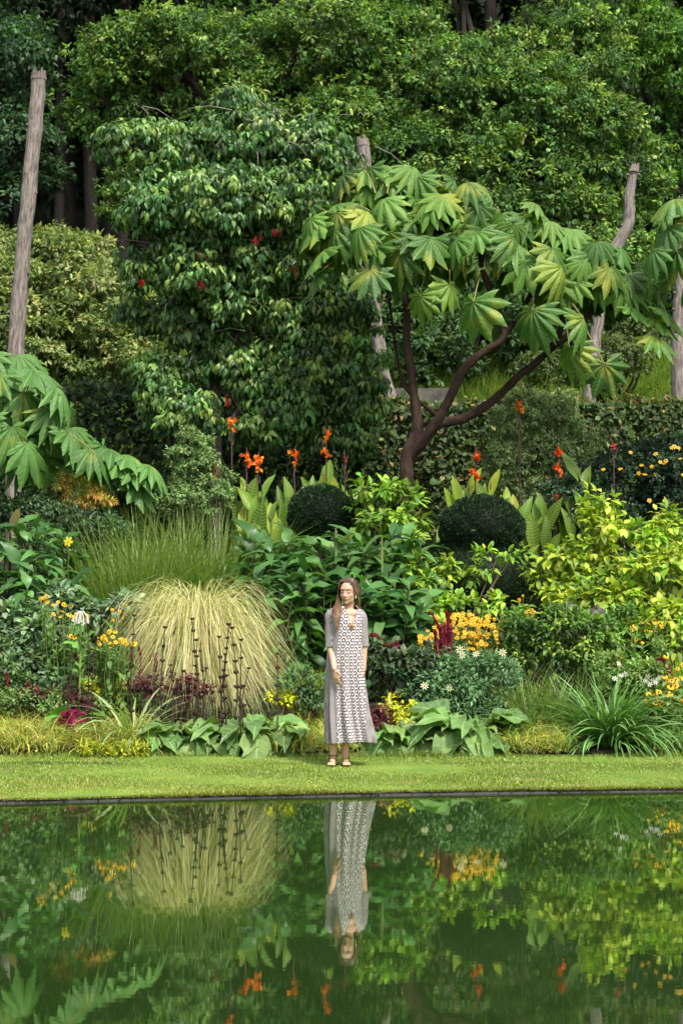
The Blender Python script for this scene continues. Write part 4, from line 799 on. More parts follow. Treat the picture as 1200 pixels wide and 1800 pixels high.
# tobacco plant
g = gp(140, 17.35)
rt = rosette_plant('tobacco_plant', 'large leaved green plant with hanging white tube flowers left of the straw mound', g + [0, 0, .22], 13, (.34, .46), [(.12, .27, .05), (.16, .33, .055)], [leaf(.55, 7, .45, .15, .3, .08), leaf(.5, 7, .45, .2, .15, .06)], (.1, .9), group='flowering perennials', rad=.04, petiole=.1, mat=M_big)
b = Mb(); tp = at(143, 1078, 17.35); tube(b, [g, (g + tp) / 2, tp], [.016, .013, .008], 6, (.16, .26, .06))
n = 7; f = np.linspace(.45, .85, n); a = np.arange(n) * 2.4; e = .5 + f * .6; d = np.stack([np.cos(a) * np.cos(e), np.sin(a) * np.cos(e) - .2, np.sin(e)], -1)
part('flower_stem', b, M_stem, rt); b = Mb(); inst_mix(b, BW[:2], g + (tp - g) * f[:, None], frames(d, np.tile([0, -.4, 1.], (n, 1))), rng.uniform(.16, .26, n), pal([(.14, .29, .05)], n)); part('stem_leaves', b, M_big, rt)
for q in range(16):
    b = Mb(); a = q * 2.4; p = tp + [cos(a) * .02, sin(a) * .02, .02]; e = p + [cos(a) * rng.uniform(.03, .07), sin(a) * .05 - .01, -rng.uniform(.09, .13)]
    tube(b, [p, p * .4 + e * .6 + [cos(a) * .015, sin(a) * .015, .02], e], [.004, .005, .007], 5, (.62, .62, .5)); dd = unit(rnd_dir(5) * .8 + [0, 0, -.6]); inst_mix(b, RND, np.tile(e, (5, 1)), frames(dd, rnd_dir(5)), np.full(5, .022), pal([(.75, .75, .68)], 5, .05)); part('flower', b, M_petal, rt)

# sages and soft leaved fillers
SAGE = [(.15, .24, .12), (.18, .28, .15), (.23, .32, .2), (.10, .18, .08)]
def soft(name, label, px, D, pts, n, size, cols, T=CHT, cat='plant', group='soft leaved perennials', mat=None, **kw):
    kw = dict(dict(sub=.14, droop=.15, up=1.2, bottom=-.95, deep=.2, spread=.7), **kw)
    return shrub(name, label, gp(px, D), [blob(x, y, D + d_, rx, ry) for x, y, rx, ry, d_ in pts], n, 5, size, cols, T, cat, mat, group, .008, 14, (.12, .1, .06), **kw)
soft('sage', 'grey green felted sage along the left edge', 50, 18.4, [(30, 1100, 50, 40, 0), (80, 1130, 50, 40, -.1), (20, 1160, 50, 40, -.2), (100, 1080, 50, 30, .2), (150, 1070, 60, 25, .4), (60, 1185, 60, 30, -.3), (200, 1080, 35, 25, .4)], 640, .115, SAGE)
soft('feathery_shrub', 'fine grey green bush left of the zebra grass', 110, 21, [(110, 930, 60, 35, 0), (150, 950, 50, 40, 0), (90, 970, 50, 35, -.2), (190, 930, 40, 30, .2), (60, 900, 50, 25, .2)], 1000, .07, [(.07, .13, .06), (.10, .17, .08), (.05, .10, .045)], OV)
b_ = soft('japanese_maple', 'small low maple with yellow and orange leaves under the large lobed leaves', 148, 21.3, [(135, 852, 40, 14, 0), (165, 880, 40, 14, -.1), (130, 885, 30, 12, 0)], 600, .06, [(.4, .36, .04), (.5, .32, .06), (.3, .34, .04), (.55, .25, .08)], LAN, cat='shrub', flat=.3)
soft('green_filler', 'bushy green plant below the large lobed leaves at the left edge', 60, 21.5, [(40, 930, 50, 30, 0), (90, 900, 60, 35, 0), (0, 900, 50, 40, 0), (200, 905, 50, 30, .2), (250, 880, 40, 40, .4)], 700, .09, [(.04, .10, .03), (.05, .13, .03)], OV)
soft('rose_bush', 'upright leafy bush with reddish seed heads in the right middle of the bed', 950, 18.4, [(970, 1092, 50, 28, 0), (935, 1115, 45, 35, 0), (1000, 1120, 60, 45, 0), (1050, 1140, 40, 50, 0), (960, 1160, 70, 40, 0), (900, 1098, 22, 18, .1), (1060, 1110, 30, 25, .1), (1040, 1200, 40, 40, -.1)], 1150, .075, [(.10, .2, .03), (.14, .26, .04), (.07, .15, .03), (.06, .12, .04)], OV, tips=[(.27, .36, .06)], ptip=.15)
soft('dark_leaved_dahlia', 'dusky green leafy plant right of the woman below the red plumes', 700, 18.0, [(700, 1165, 45, 25, 0), (680, 1190, 40, 30, 0), (730, 1195, 50, 35, 0), (750, 1160, 35, 25, .1)], 420, .095, [(.05, .075, .04), (.07, .10, .05), (.04, .08, .035), (.09, .13, .06)], CHT)
r_ = soft('dahlia', 'ferny grey green dahlia with white star flowers right of the woman', 815, 17.8, [(800, 1200, 60, 40, 0), (850, 1200, 60, 40, 0), (780, 1170, 50, 25, .2), (850, 1170, 45, 25, .2), (830, 1240, 60, 30, -.2), (760, 1230, 40, 30, -.1)], 1300, .06, [(.08, .16, .065), (.10, .2, .08), (.13, .23, .10)], LAN + OV)
me_d = daisy('star_flower', .042, 8, (.78, .74, .5), (.82, .8, .45), .01, .22, (.65, .38, .03), .2, .05)
flowers(r_, me_d, [at(x, y, 17.1) for x, y in ((808, 1142), (836, 1150), (883, 1147), (789, 1210), (812, 1152), (746, 1206))], face=(0, -1, .35), jitter=.2)
me_w = daisy('white_star_flower', .028, 6, (.8, .8, .75), (.8, .8, .7), .008, .3, (.6, .5, .1), .18, .1)
r_ = soft('white_flowered_plant', 'leafy plant with small white flowers behind the big strap leaved clump', 1085, 17.9, [(1090, 1180, 35, 25, 0), (1120, 1190, 40, 30, 0), (1150, 1170, 30, 35, .1), (1060, 1190, 25, 25, 0)], 420, .06, [(.12, .22, .05), (.17, .27, .06)], OV)
flowers(r_, me_w, [at(x, y, 17.3) for x, y in ((1084, 1151), (1091, 1188), (1080, 1193), (1098, 1185), (1138, 1190), (1146, 1196), (1152, 1200), (1142, 1203), (1133, 1197), (1087, 1167), (1157, 1193))], face=(0, -1, .5))
soft('yellow_leaved_plant', 'small clear yellow leaved plant right of the hem of the dress', 705, 17.4, [(708, 1255, 24, 9, 0), (705, 1268, 24, 8, -.1), (685, 1240, 12, 8, .1)], 75, .06, [(.5, .5, .03), (.58, .54, .04), (.34, .42, .04)], CHT, group='yellow leaved plants')
soft('yellow_leaved_plant', 'small yellow leaved plant right of the straw coloured mound', 500, 17.6, [(502, 1228, 18, 8, 0), (512, 1235, 12, 6, 0)], 45, .05, [(.6, .58, .03), (.5, .5, .04)], CHT, group='yellow leaved plants')
soft('yellow_leaved_plant', 'small yellow leaved plant under the tobacco leaves', 185, 17.7, [(190, 1222, 28, 14, 0), (175, 1212, 20, 12, 0)], 70, .06, [(.6, .58, .03), (.4, .45, .04)], CHT, group='yellow leaved plants')
clump('lime_foliage_plant', 'bright lime upright feathery plant left of the dress', gp(545, 18.2), 520, (.35, .62), (.010, .018), (1.1, 1.55), (.1, .5), [(.2, .36, .03), (.28, .42, .04), (.14, .28, .03)], [(.36, .46, .05)], .17, 'plant', group='lime feathery plants')
clump('lime_foliage_plant', 'bright lime feathery plant at the right edge above the coneflowers', gp(1178, 18.6), 600, (.4, .65), (.010, .018), (1.1, 1.55), (.1, .5), [(.16, .34, .03), (.22, .4, .04)], [(.3, .45, .05)], .22, 'plant', group='lime feathery plants')
soft('low_herb', 'small green herbs between the straw mound and the woman', 545, 17.6, [(550, 1200, 40, 20, 0), (520, 1215, 30, 18, 0), (560, 1230, 25, 15, -.1)], 260, .06, [(.07, .14, .05), (.10, .18, .07)], OV)
soft('low_herb', 'soft leaved green plants behind the golden sedge at the left', 60, 17.8, [(40, 1215, 60, 22, 0), (110, 1225, 50, 20, 0), (250, 1235, 50, 20, 0), (0, 1200, 40, 25, 0), (330, 1240, 60, 18, .2)], 520, .07, [(.09, .17, .05), (.13, .22, .06), (.07, .13, .05)], OV)
soft('low_herb', 'bushy green herbs below the chartreuse shrub by the dark purple leaves', 1000, 18.9, [(900, 1130, 30, 30, 0), (1080, 1100, 40, 25, 0), (1120, 1150, 40, 30, 0)], 380, .08, [(.08, .17, .03), (.12, .23, .04)], OV)
soft('low_herb', 'leafy green herbs around the stems of the coneflowers left of the straw mound', 205, 17.9, [(200, 1160, 22, 30, 0), (215, 1185, 20, 25, 0)], 200, .07, [(.10, .19, .06), (.14, .24, .07), (.07, .14, .045)], OV)
soft('low_herb', 'fine green herbs between the dark red plumes and the front sedge at the left', 110, 17.5, [(20, 1235, 40, 18, 0), (95, 1240, 40, 18, 0), (170, 1245, 35, 16, 0)], 360, .055, [(.13, .23, .06), (.2, .3, .08), (.08, .15, .05)], OV)
for px, py, D, w_, lab in ((262, 1200, 17.5, 30, 'low burgundy leaved plant behind the cream edged strap leaves'), (345, 1212, 17.5, 36, 'low burgundy leaved plant among the seed stalks'), (70, 1218, 17.6, 40, 'low burgundy leaved plant behind the sedge at the left'), (665, 1268, 17.3, 16, 'small burgundy leaved plant by the right of the hem'), (145, 1232, 17.4, 22, 'small burgundy leaved plant behind the magenta plumes')):
    soft('burgundy_plant', lab, px, D, [(px, py, w_, 18, 0), (px + w_ * .4, py + 10, w_ * .6, 14, -.05)], int(w_ * 2.4), .055, [(.10, .02, .03), (.07, .02, .03), (.13, .03, .04), (.09, .06, .04)], CHT, group='burgundy leaved plants')
# purple maple-like leaves
root = thing('castor_plant', 'dark purple lobed leaves under the large golden shrub', 'plant', gp(1045, 18.9)); b = Mb(); bs = Mb()
for px, py, s in ((995, 1062, .17), (1045, 1070, .16), (1050, 1100, .18)):
    p = at(px, py, 18.7); inst(b, palmate(int(px), 5, 240, (.35, .35), .1, .4), p[None], frames(np.array([[.5, -.6, -.5]]), np.array([[0, -.7, .7]])), np.array([s]), np.array([[.085, .06, .075]])); tube(bs, [gp(1045, 18.9), (p + gp(1045, 18.9)) / 2, p], [.01, .008, .005], 5, (.1, .04, .05))
part('leaves', b, M_leaf, root); part('stems', bs, M_stem, root)

# coneflowers
me_r = [daisy('coneflower', r, n, (.82, .46, .015), (.85, .52, .03), .016, .34, dr, .24, dd_) for r, n, dr, dd_ in ((.030, 12, (.03, .015, .01), .2), (.026, 11, (.05, .022, .01), .35))]
def coneflowers(label, px, D, regs, nf, big=1.):
    base = gp(px, D); root = thing('coneflower_clump', label, 'flowering plant', base, 'yellow coneflowers'); b = Mb(); bs = Mb(); pts = []
    for _ in range(nf):
        x0, x1, y0, y1 = regs[rng.integers(0, len(regs))]; d_ = rng.uniform(-.25, .25); p = at(rng.uniform(x0, x1), rng.uniform(y0, y1), D + d_); pts.append(p)
        g_ = base * .35 + np.array([p[0], p[1], gz(p[1])]) * .65; g_[2] = gz(g_[1]); tube(bs, [g_, g_ * .4 + p * .6 + rng.normal(0, .02, 3), p - [0, 0, .01]], [.005, .004, .003], 4, (.14, .2, .05))
        n = 14; f = rng.uniform(.05, .93, n); inst_mix(b, OV, g_ + (p - g_) * f[:, None], frames(unit(rnd_dir(n) + [0, -.2, .2]), unit(rnd_dir(n) * .4 + [0, -.2, 1])), rng.uniform(.06, .12, n), pal([(.09, .18, .04), (.13, .23, .05)], n))
    part('stems', bs, M_stem, root); part('leaves', b, M_leaf, root)
    if big == 1. and nf > 90:   # the many smaller flowers of the densest drift
        bm = Mb(); T = leaf(.34, 3, .6, .05, .2); n = 170; P = []
        for _ in range(n): x0, x1, y0, y1 = regs[rng.integers(0, len(regs))]; P.append(at(rng.uniform(x0, x1), rng.uniform(y0, y1), D - .3 + rng.uniform(-.1, .2)))
        for p in P:
            nn = unit(np.array([0, -1, .7]) + rng.normal(0, .35, 3)); t_ = unit(np.cross(nn, [.3, .2, 1])); u_ = np.cross(nn, t_); aa = np.arange(11) * 2 * pi / 11
            d = np.cos(aa)[:, None] * t_ + np.sin(aa)[:, None] * u_; inst(bm, T, p + d * .006, frames(d, np.tile(nn, (11, 1))), np.full(11, rng.uniform(.018, .027)), pal([(.82, .46, .015), (.85, .52, .03)], 11, .06)); ellips(bm, p, (.006, .006, .007), (.03, .015, .008), 7, 5)
        o = part('flower_mass', bm, M_petal, root); o['kind'] = 'stuff'
    h = len(pts) // 2; flowers(root, me_r[0], pts[:h], s=(.6 * big, 1.05 * big), jitter=.5); flowers(root, me_r[1], pts[h:], s=(.65 * big, 1.05 * big), jitter=.5, face=(.2, -.8, .8))
coneflowers('densest yellow coneflower drift behind the dark red plumes right of the woman', 815, 18.7, [(775, 885, 1085, 1125), (760, 860, 1078, 1105), (736, 780, 1108, 1150), (815, 885, 1108, 1145)], 98)
coneflowers('yellow coneflowers around the sage at the upper left', 130, 18.0, [(68, 100, 1045, 1060), (100, 155, 1050, 1068), (85, 130, 1062, 1085), (125, 160, 1080, 1090), (195, 220, 1060, 1095)], 34)
coneflowers('yellow coneflowers at the left foot of the straw coloured mound', 200, 17.6, [(170, 225, 1110, 1130), (175, 215, 1118, 1138), (120, 135, 1115, 1125), (215, 240, 1125, 1135)], 40)
coneflowers('scattered coneflowers under the large golden shrub', 1110, 18.7, [(1105, 1150, 1095, 1125), (1110, 1130, 1120, 1140), (1135, 1180, 1090, 1110)], 22)
coneflowers('coneflowers above the strap leaved clump', 1090, 18.3, [(1070, 1105, 1132, 1175), (1075, 1095, 1160, 1180)], 26)
coneflowers('large near coneflowers at the right edge', 1175, 17.5, [(1160, 1215, 1150, 1200), (1170, 1215, 1195, 1215)], 26, 1.35)
coneflowers('lower yellow coneflowers at the right edge beside the strap leaved clump', 1165, 17.3, [(1135, 1180, 1215, 1240), (1150, 1215, 1220, 1262)], 40, 1.15)
coneflowers('few coneflowers beneath the two tiered dome', 890, 19.2, [(855, 940, 1045, 1085), (920, 945, 1072, 1090)], 14)

# amaranth plumes
def amaranth(label, px, D, plumes, cols=((.16, .008, .025), (.22, .012, .04)), leafy=20, r=.012, lsz=.09, lcol=((.07, .08, .04), (.12, .03, .04))):
    base = gp(px, D); root = thing('amaranth', label, 'flowering plant', base, 'dark red amaranths'); bs = Mb(); bl = Mb()
    for P in plumes:
        b = Mb(); pts = np.array([at(x, y, D + rng.uniform(-.05, .05)) for x, y in P]); Q = smoothpath(pts, 6); n = len(Q)
        tube(b, Q, np.interp(np.linspace(0, 1, n), [0, .3, .8, 1], [r * .8, r, r * .7, r * .25]), 7, cols[0], .18)
        m_ = 30 * n; f = rng.integers(0, n, m_); d = rnd_dir(m_); inst_mix(b, K0, Q[f] + d * r * .7, frames(unit(d + [0, 0, .3]), rnd_dir(m_)), rng.uniform(.008, .02, m_), pal(cols, m_, .3)); part('plume', b, M_petal, root)
        tube(bs, [base, (base + pts[0]) / 2 + rng.normal(0, .01, 3), pts[0]], [.008, .007, .006], 5, (.16, .03, .04))
        m_ = leafy; f = rng.random(m_); inst_mix(bl, CHT, base + (pts[0] - base) * f[:, None] + rng.normal(0, .02, (m_, 3)), frames(unit(rnd_dir(m_) + [0, -.2, .1]), unit(rnd_dir(m_) * .4 + [0, -.2, 1])), rng.uniform(.6, 1.2, m_) * lsz, pal(lcol, m_))
    part('stems', bs, M_stem, root); part('leaves', bl, M_leaf, root)
amaranth('tallest dark red amaranth with a fan of upright plumes in front of the coneflowers', 778, 18.0, [[(775, 1160), (774, 1120), (770, 1100), (756, 1076)], [(778, 1160), (780, 1120), (783, 1096)], [(784, 1160), (787, 1115), (788, 1085), (785, 1077)], [(790, 1155), (793, 1120), (792, 1100)], [(772, 1155), (766, 1125), (764, 1110)], [(781, 1150), (776, 1118), (777, 1100)], [(787, 1155), (783, 1125), (786, 1110)]], leafy=3, r=.016)
amaranth('arching dark red amaranth beside the right sleeve of the dress', 692, 18.0, [[(690, 1160), (682, 1140), (672, 1128), (660, 1117), (650, 1117)], [(694, 1160), (692, 1140), (688, 1133)], [(698, 1160), (699, 1140), (696, 1130)], [(703, 1160), (706, 1145), (703, 1136)], [(688, 1158), (684, 1145), (680, 1138)]], leafy=3, r=.017)
amaranth('dark red feathery amaranth low beside the left of the hem', 545, 17.6, [[(540, 1240), (530, 1228), (522, 1226)], [(545, 1240), (540, 1224), (533, 1217)], [(550, 1240), (550, 1222), (546, 1212)], [(555, 1240), (560, 1222), (560, 1213)], [(558, 1242), (566, 1230), (570, 1222)], [(548, 1240), (544, 1228), (538, 1222)], [(552, 1242), (556, 1228), (553, 1218)]], leafy=4, r=.014, lsz=.05, cols=((.17, .015, .03), (.25, .03, .05)))
MG = ((.33, .012, .09), (.42, .02, .13), (.24, .01, .06))
amaranth('magenta feathery amaranth low at the left front', 127, 16.95, [[(127, 1278), (120 + dx, 1268 + dy), (127 + dx * 1.9, 1262 + dy)] for dx, dy in ((-12, 2), (-8, -8), (-2, -12), (5, -12), (12, -8), (14, 3), (0, 0), (-5, 6), (8, 6))], cols=MG, leafy=3, r=.013, lsz=.05)
amaranth('dark red amaranth between the cream edged leaves and the straw mound', 226, 17.8, [[(222, 1240), (221, 1215), (218, 1195)], [(230, 1180), (232, 1150), (234, 1130)], [(246, 1185), (248, 1160), (244, 1140)], [(214, 1190), (212, 1170), (210, 1160)], [(272, 1180), (275, 1165), (270, 1150)]], leafy=5, lsz=.06)
amaranth('dark red plumes in front of the straw coloured mound among the seed stalks', 325, 17.6, [[(322, 1225), (318, 1210), (310, 1200)], [(328, 1225), (330, 1210), (328, 1198)], [(334, 1225), (340, 1212), (345, 1204)], [(318, 1228), (308, 1216), (300, 1212)], [(330, 1230), (322, 1215), (320, 1205)]], leafy=6, r=.015, lsz=.05)
amaranth('thin dark red amaranths at the left edge behind the sedge', 50, 17.6, [[(15, 1230), (14, 1210), (12, 1185)], [(40, 1235), (42, 1215), (50, 1200)], [(62, 1245), (64, 1225), (66, 1208)], [(85, 1240), (88, 1225), (84, 1212)], [(135, 1180), (134, 1160), (132, 1150)], [(142, 1235), (138, 1210), (136, 1190)]], leafy=12, r=.010, lsz=.07, lcol=((.06, .03, .04), (.09, .08, .05)))
amaranth('dark red amaranth behind the near coneflowers at the right edge', 1160, 17.9, [[(1175, 1195), (1170, 1175), (1165, 1160), (1155, 1160)], [(1180, 1195), (1178, 1180), (1176, 1170)], [(1168, 1195), (1164, 1180), (1158, 1172)]], leafy=4, lsz=.05)
amaranth('dark red leaves and plumes under the yellow leaved plant by the hem', 668, 17.3, [[(668, 1285), (664, 1272), (660, 1262)], [(672, 1285), (674, 1268), (672, 1252)], [(680, 1285), (688, 1268), (690, 1250)], [(664, 1285), (660, 1276), (655, 1270)]], leafy=12, r=.010, lsz=.05, lcol=((.12, .02, .03), (.1, .03, .03)))

# whorled seed stalks: every stalk a thing of its own
SB = [(.035, .018, .012), (.05, .028, .018)]
def seed_stalk(px, py, pb, D, nw, k_):
    base = gp(px, D); tp = at(px, py, D); root = thing('seed_stalk', '', 'dried flower', base, 'whorled brown seed stalks')
    b = Mb(); L = rng.normal(0, .035, 2); tube(b, [base - [0, 0, .02], (base + tp) / 2 + [L[0], 0, 0], tp], [.008, .007, .004], 5, (.05, .03, .02)); part('stem', b, M_stem, root)
    H = tp[2] - at(px, pb, D)[2]
    for q in range(nw):
        f = (q + (rng.uniform(-.25, .25) if 0 < q < nw - 1 else 0)) / max(1, nw - 1); c = tp - [0, 0, H * f] + np.array([L[0] * 4 * (1 - f * .7) * f * .5, 0, 0]); r = .019 + .009 * f + rng.normal(0, .003); b = Mb(); ellips(b, c, (r, r, r * .62), SB[0], 10, 6, .08)
        n = 40; a = rng.uniform(0, 2 * pi, n); d = np.stack([np.cos(a), np.sin(a), rng.uniform(-.1, .7, n)], -1); inst_mix(b, K0, c + d * r * .7, frames(d, rnd_dir(n)), rng.uniform(.010, .016, n), pal(SB, n, .3)); part('seed_head', b, M_stem, root)
    return root
SS = [(236, 1082, 1250, 5), (290, 1103, 1260, 6), (300, 1170, 1290, 3), (322, 1180, 1240, 3), (338, 1088, 1275, 8), (345, 1125, 1290, 6), (385, 1120, 1250, 5), (402, 1098, 1255, 8), (408, 1104, 1262, 7), (424, 1125, 1275, 5), (437, 1175, 1240, 3), (362, 1175, 1265, 3), (352, 1145, 1265, 4), (155, 1098, 1250, 5), (170, 1120, 1230, 4), (128, 1165, 1250, 3), (487, 1150, 1230, 4), (396, 1150, 1262, 5), (312, 1195, 1300, 3)]
pos_l = {236: 'beside the cream edged strap plant', 290: 'over the left foot of the straw mound, tall with six heads', 300: 'short, leaning low before the left of the straw mound', 322: 'short, by the dark red plumes before the straw mound', 338: 'tallest of the middle group in front of the straw mound', 345: 'just right of the tallest middle stalk', 385: 'thin, alone between the two tall groups', 402: 'tallest of the right group in front of the straw mound', 408: 'second tallest of the right group, close beside the tallest', 424: 'at the right of the right hand group', 437: 'short, at the right foot of the straw mound', 362: 'short, right of the middle group', 352: 'medium, in the gap right of the middle group', 155: 'tall, in front of the tobacco plant leaves', 170: 'medium, right of the tobacco plant stem', 128: 'short, left of the tobacco plant', 487: 'at the far right edge of the straw mound', 396: 'medium, left of the right hand group', 312: 'lowest one, above the broad front leaves'}
for k_, (px, py, pb, nw) in enumerate(SS):
    r_ = seed_stalk(px, py, pb, 16.85 + .25 * rng.random(), nw, k_); r_['label'] = 'brown whorled seed stalk ' + pos_l[px]
# dark bronze leaf at far left and yellow flower
root = thing('bronze_banana', 'single upright bronze red broad leaf at the left edge', 'plant', gp(15, 20)); b = Mb(); bs = Mb(); p = at(18, 935, 19.6)
inst(b, leaf(.36, 7, .5, .1, .1), p[None], frames(np.array([[.35, 0, 1.]]), np.array([[0, -1., .2]])), np.array([.30]), np.array([[.11, .09, .02]])); tube(bs, [gp(15, 20), p], [.018, .012], 6, (.1, .04, .03)); part('leaf', b, M_leaf, root); part('stem', bs, M_stem, root)
root = thing('yellow_daylily', 'single yellow flower on a tall stem at the upper left', 'flowering plant', gp(120, 20)); b = Mb(); p = at(120, 952, 19.6); tube(b, [gp(120, 20), p], [.006, .004], 5, (.15, .25, .05)); part('stem', b, M_stem, root)
flowers(root, daisy('lily_flower', .06, 6, (.75, .6, .03), (.8, .65, .05), .01, .5, (.6, .5, .05), .15), [p], face=(0, -1, .2))
# stones and a fallen leaf at the bed edge
for px, D, r, lab in ((932, 16.85, (.10, .06, .045), 'small brown stone at the front of the golden sedge tuft'), (1150, 16.9, (.09, .07, .09), 'reddish brown stone beside the strap leaved clump'), (345, 16.7, (.09, .03, .015), 'flat pale stone at the lawn edge below the broad leaves')):
    b = Mb(); g_ = gp(px, D, r[2] * .5); ellips(b, g_, r, (.2, .15, .1), 16, 10, .07); o = link('stone', b.mesh('stone', M_rock, g_), None, g_); tag(o, lab, 'stone', 'stones at the bed edge')
# ------------------------------------------------------------------ the woman
from mathutils import Matrix, Vector
PX, PD, PZ = at(609, 1345, 16.0)[0], 16.0, .034
YAW = R_(14)
person_loc = Vector((PX, PD, PZ))
S0 = np.array([PX, PD, PZ])
def simple_mat(name, c, rough=.5, spec=.4, sss=0., attr=False, bump=None):
    m, t, o = mat_new(name); p = nd(t, 'ShaderNodeBsdfPrincipled'); p.inputs['Base Color'].default_value = (*c, 1); p.inputs['Roughness'].default_value = rough; p.inputs['Specular IOR Level'].default_value = spec
    if sss: p.inputs['Subsurface Weight'].default_value = sss; p.inputs['Subsurface Radius'].default_value = (.02, .008, .004); p.inputs['Subsurface Scale'].default_value = .3
    if attr: a = nd(t, 'ShaderNodeAttribute', attribute_name='col'); t.links.new(a.outputs[0], p.inputs['Base Color'])
    t.links.new(p.outputs[0], o.inputs[0]); return m
M_skin = simple_mat('skin', (.5, .3, .2), .5, .35, .15, True)
M_hair = simple_mat('hair', (.1, .06, .03), .38, .5, 0, True)
M_strap = simple_mat('sandal_leather', (.05, .02, .015), .5)
# body frame: x right in the picture, -y towards the viewer, z up; the torso is yawed, the limbs placed directly
def ry(p, a, c=(-.01, 0)):  # rotate about the vertical axis through c
    p = np.asarray(p, float); x, y = p[..., 0] - c[0], p[..., 1] - c[1]
    return np.stack([c[0] + x * cos(a) - y * sin(a), c[1] + x * sin(a) + y * cos(a), p[..., 2]], -1)
bb = Mb()
def cap(P, r, sides=14): 
    P = np.asarray(P, float); tube(bb, P, r, sides, (.5, .3, .2), smooth_n=5, capend=True)
    ellips(bb, P[0], np.full(3, r[0] * .98), (.5, .3, .2), 12, 8); ellips(bb, P[-1], np.full(3, r[-1] * .98), (.5, .3, .2), 12, 8)
CXB = -.01
hipL, hipR = (-.10, 0, .90), (.075, 0, .90)
cap([hipL, (-.115, -.01, .68), (-.115, -.02, .49), (-.12, .015, .28), (-.122, .02, .085)], [.085, .068, .052, .044, .030])
cap([hipR, (.045, -.01, .68), (.015, -.015, .49), (-.005, .03, .28), (-.012, .035, .085)], [.085, .068, .052, .044, .030])
for fx, fy, tx in ((-.122, .02, -.02), (-.012, .035, .012)):   # feet: heel, instep, ball, toes
    ellips(bb, (fx, fy + .02, .035), (.028, .038, .034), (.5, .3, .2)); ellips(bb, (fx + tx * .4, fy - .05, .042), (.030, .070, .028), (.5, .3, .2)); ellips(bb, (fx + tx * .8, fy - .115, .028), (.038, .045, .018), (.5, .3, .2))
    for q in range(5): ellips(bb, (fx + tx + (-.028 + .0145 * q), fy - .158 + .006 * abs(q - (1 if tx > 0 else 3)), .022), (.0085 if q not in ((0,) if tx > 0 else (4,)) else .011, .024, .011), (.5, .3, .2), 8, 6)
ellips(bb, (CXB, 0, .93), (.165, .11, .12), (.5, .3, .2), 20, 12); ellips(bb, (CXB, 0, 1.08), (.125, .09, .16), (.5, .3, .2), 20, 12)
ch = ry([(0, -.005, 1.25)], YAW)[0]; ellips(bb, ch, (.13, .095, .17), (.5, .3, .2), 20, 12)
ellips(bb, ry([(0, .0, 1.395)], YAW)[0], (.135, .065, .052), (.5, .3, .2), 20, 12)
for s in (-1, 1): ellips(bb, ry([(s * .065, -.07, 1.27)], YAW)[0], (.052, .036, .055), (.5, .3, .2))
# shoulders, arms
shL, shR = ry([(-.140, 0, 1.385)], YAW)[0], ry([(.132, 0, 1.38)], YAW)[0]
elL, wrL = np.array([-.155, -.02, 1.12]), np.array([-.112, -.17, .895])
cap([shL, (shL + elL) / 2 + [-.012, 0, 0], elL], [.050, .043, .037]); cap([elL, elL * .6 + wrL * .4 + [.004, 0, 0], wrL], [.037, .034, .0235])
elR, wrR = np.array([.158, .03, 1.12]), np.array([.156, .0, .88])
cap([shR, (shR + elR) / 2, elR], [.050, .043, .036]); cap([elR, (elR + wrR) / 2, wrR], [.036, .031, .023])
def hand(w_, d, side, n_):
    """w_ wrist, d along the hand, side = towards the thumb, n_ = back of the hand"""
    d, side, n_ = unit(d), unit(side), unit(n_)
    for f, rr in ((.012, .024), (.035, .031), (.06, .036), (.078, .036)):
        c = w_ + d * f; V0 = Mb(); ellips(V0, (0, 0, 0), (rr, .024, .0145), (.5, .3, .2), 12, 8); Mx = np.stack([side, d, n_], 1); bb.add(V0.V[0] @ Mx.T + c, V0.F[4][0], (.5, .3, .2))
    for q, (ln, off) in enumerate(((.070, .027), (.080, .009), (.074, -.009), (.058, -.026))):
        k = w_ + d * (.088 - .004 * abs(q - 1)) + side * off; a = [k, k + unit(d - n_ * .15 + side * off * 2) * ln * .45, 0, 0]
        a[2] = a[1] + unit(d - n_ * (.45 + .1 * q)) * ln * .32; a[3] = a[2] + unit(d - n_ * (.8 + .12 * q)) * ln * .27
        tube(bb, a, [.0092, .0086, .0078, .0066], 10, (.5, .3, .2), smooth_n=3); ellips(bb, a[3], (.0066, .0066, .0066), (.5, .3, .2), 8, 6); ellips(bb, a[0], (.009, .009, .009), (.5, .3, .2), 8, 6)
    k = w_ + d * .022 + side * .026; a = [k, k + unit(d + side * .75) * .036, 0]; a[2] = a[1] + unit(d + side * .15 - n_ * .4) * .034; tube(bb, a, [.0125, .0105, .0080], 10, (.5, .3, .2), smooth_n=4); ellips(bb, a[2], (.008, .008, .008), (.5, .3, .2), 8, 6)
hand(wrL, (.18, .02, -1.), (.75, -.55, .1), (-.55, -.8, 0)); hand(wrR, (-.05, -.05, -1), (-.3, -.9, 0), (.9, -.3, 0))
# neck and head
HC_ = np.array([.012, -.028, 1.60]); HY = R_(-20); HT = R_(5)
neck0 = ry([(.0, .01, 1.40)], YAW)[0]
cap([neck0, neck0 * .5 + HC_ * .5 + [.012, .02, -.035], HC_ + [.006, .022, -.06]], [.062, .048, .047])
Rh = (Matrix.Rotation(HY, 3, 'Z') @ Matrix.Rotation(HT, 3, 'X')); Rh = np.array(Rh)   # turned towards the viewer's left and bowed
def hp(p): return np.asarray(p) @ Rh.T + HC_
def hell(c, r, nu=16, nv=12):
    V0 = Mb(); ellips(V0, c, r, (.5, .3, .2), nu, nv); bb.add(hp(V0.V[0]), V0.F[4][0], (.5, .3, .2))
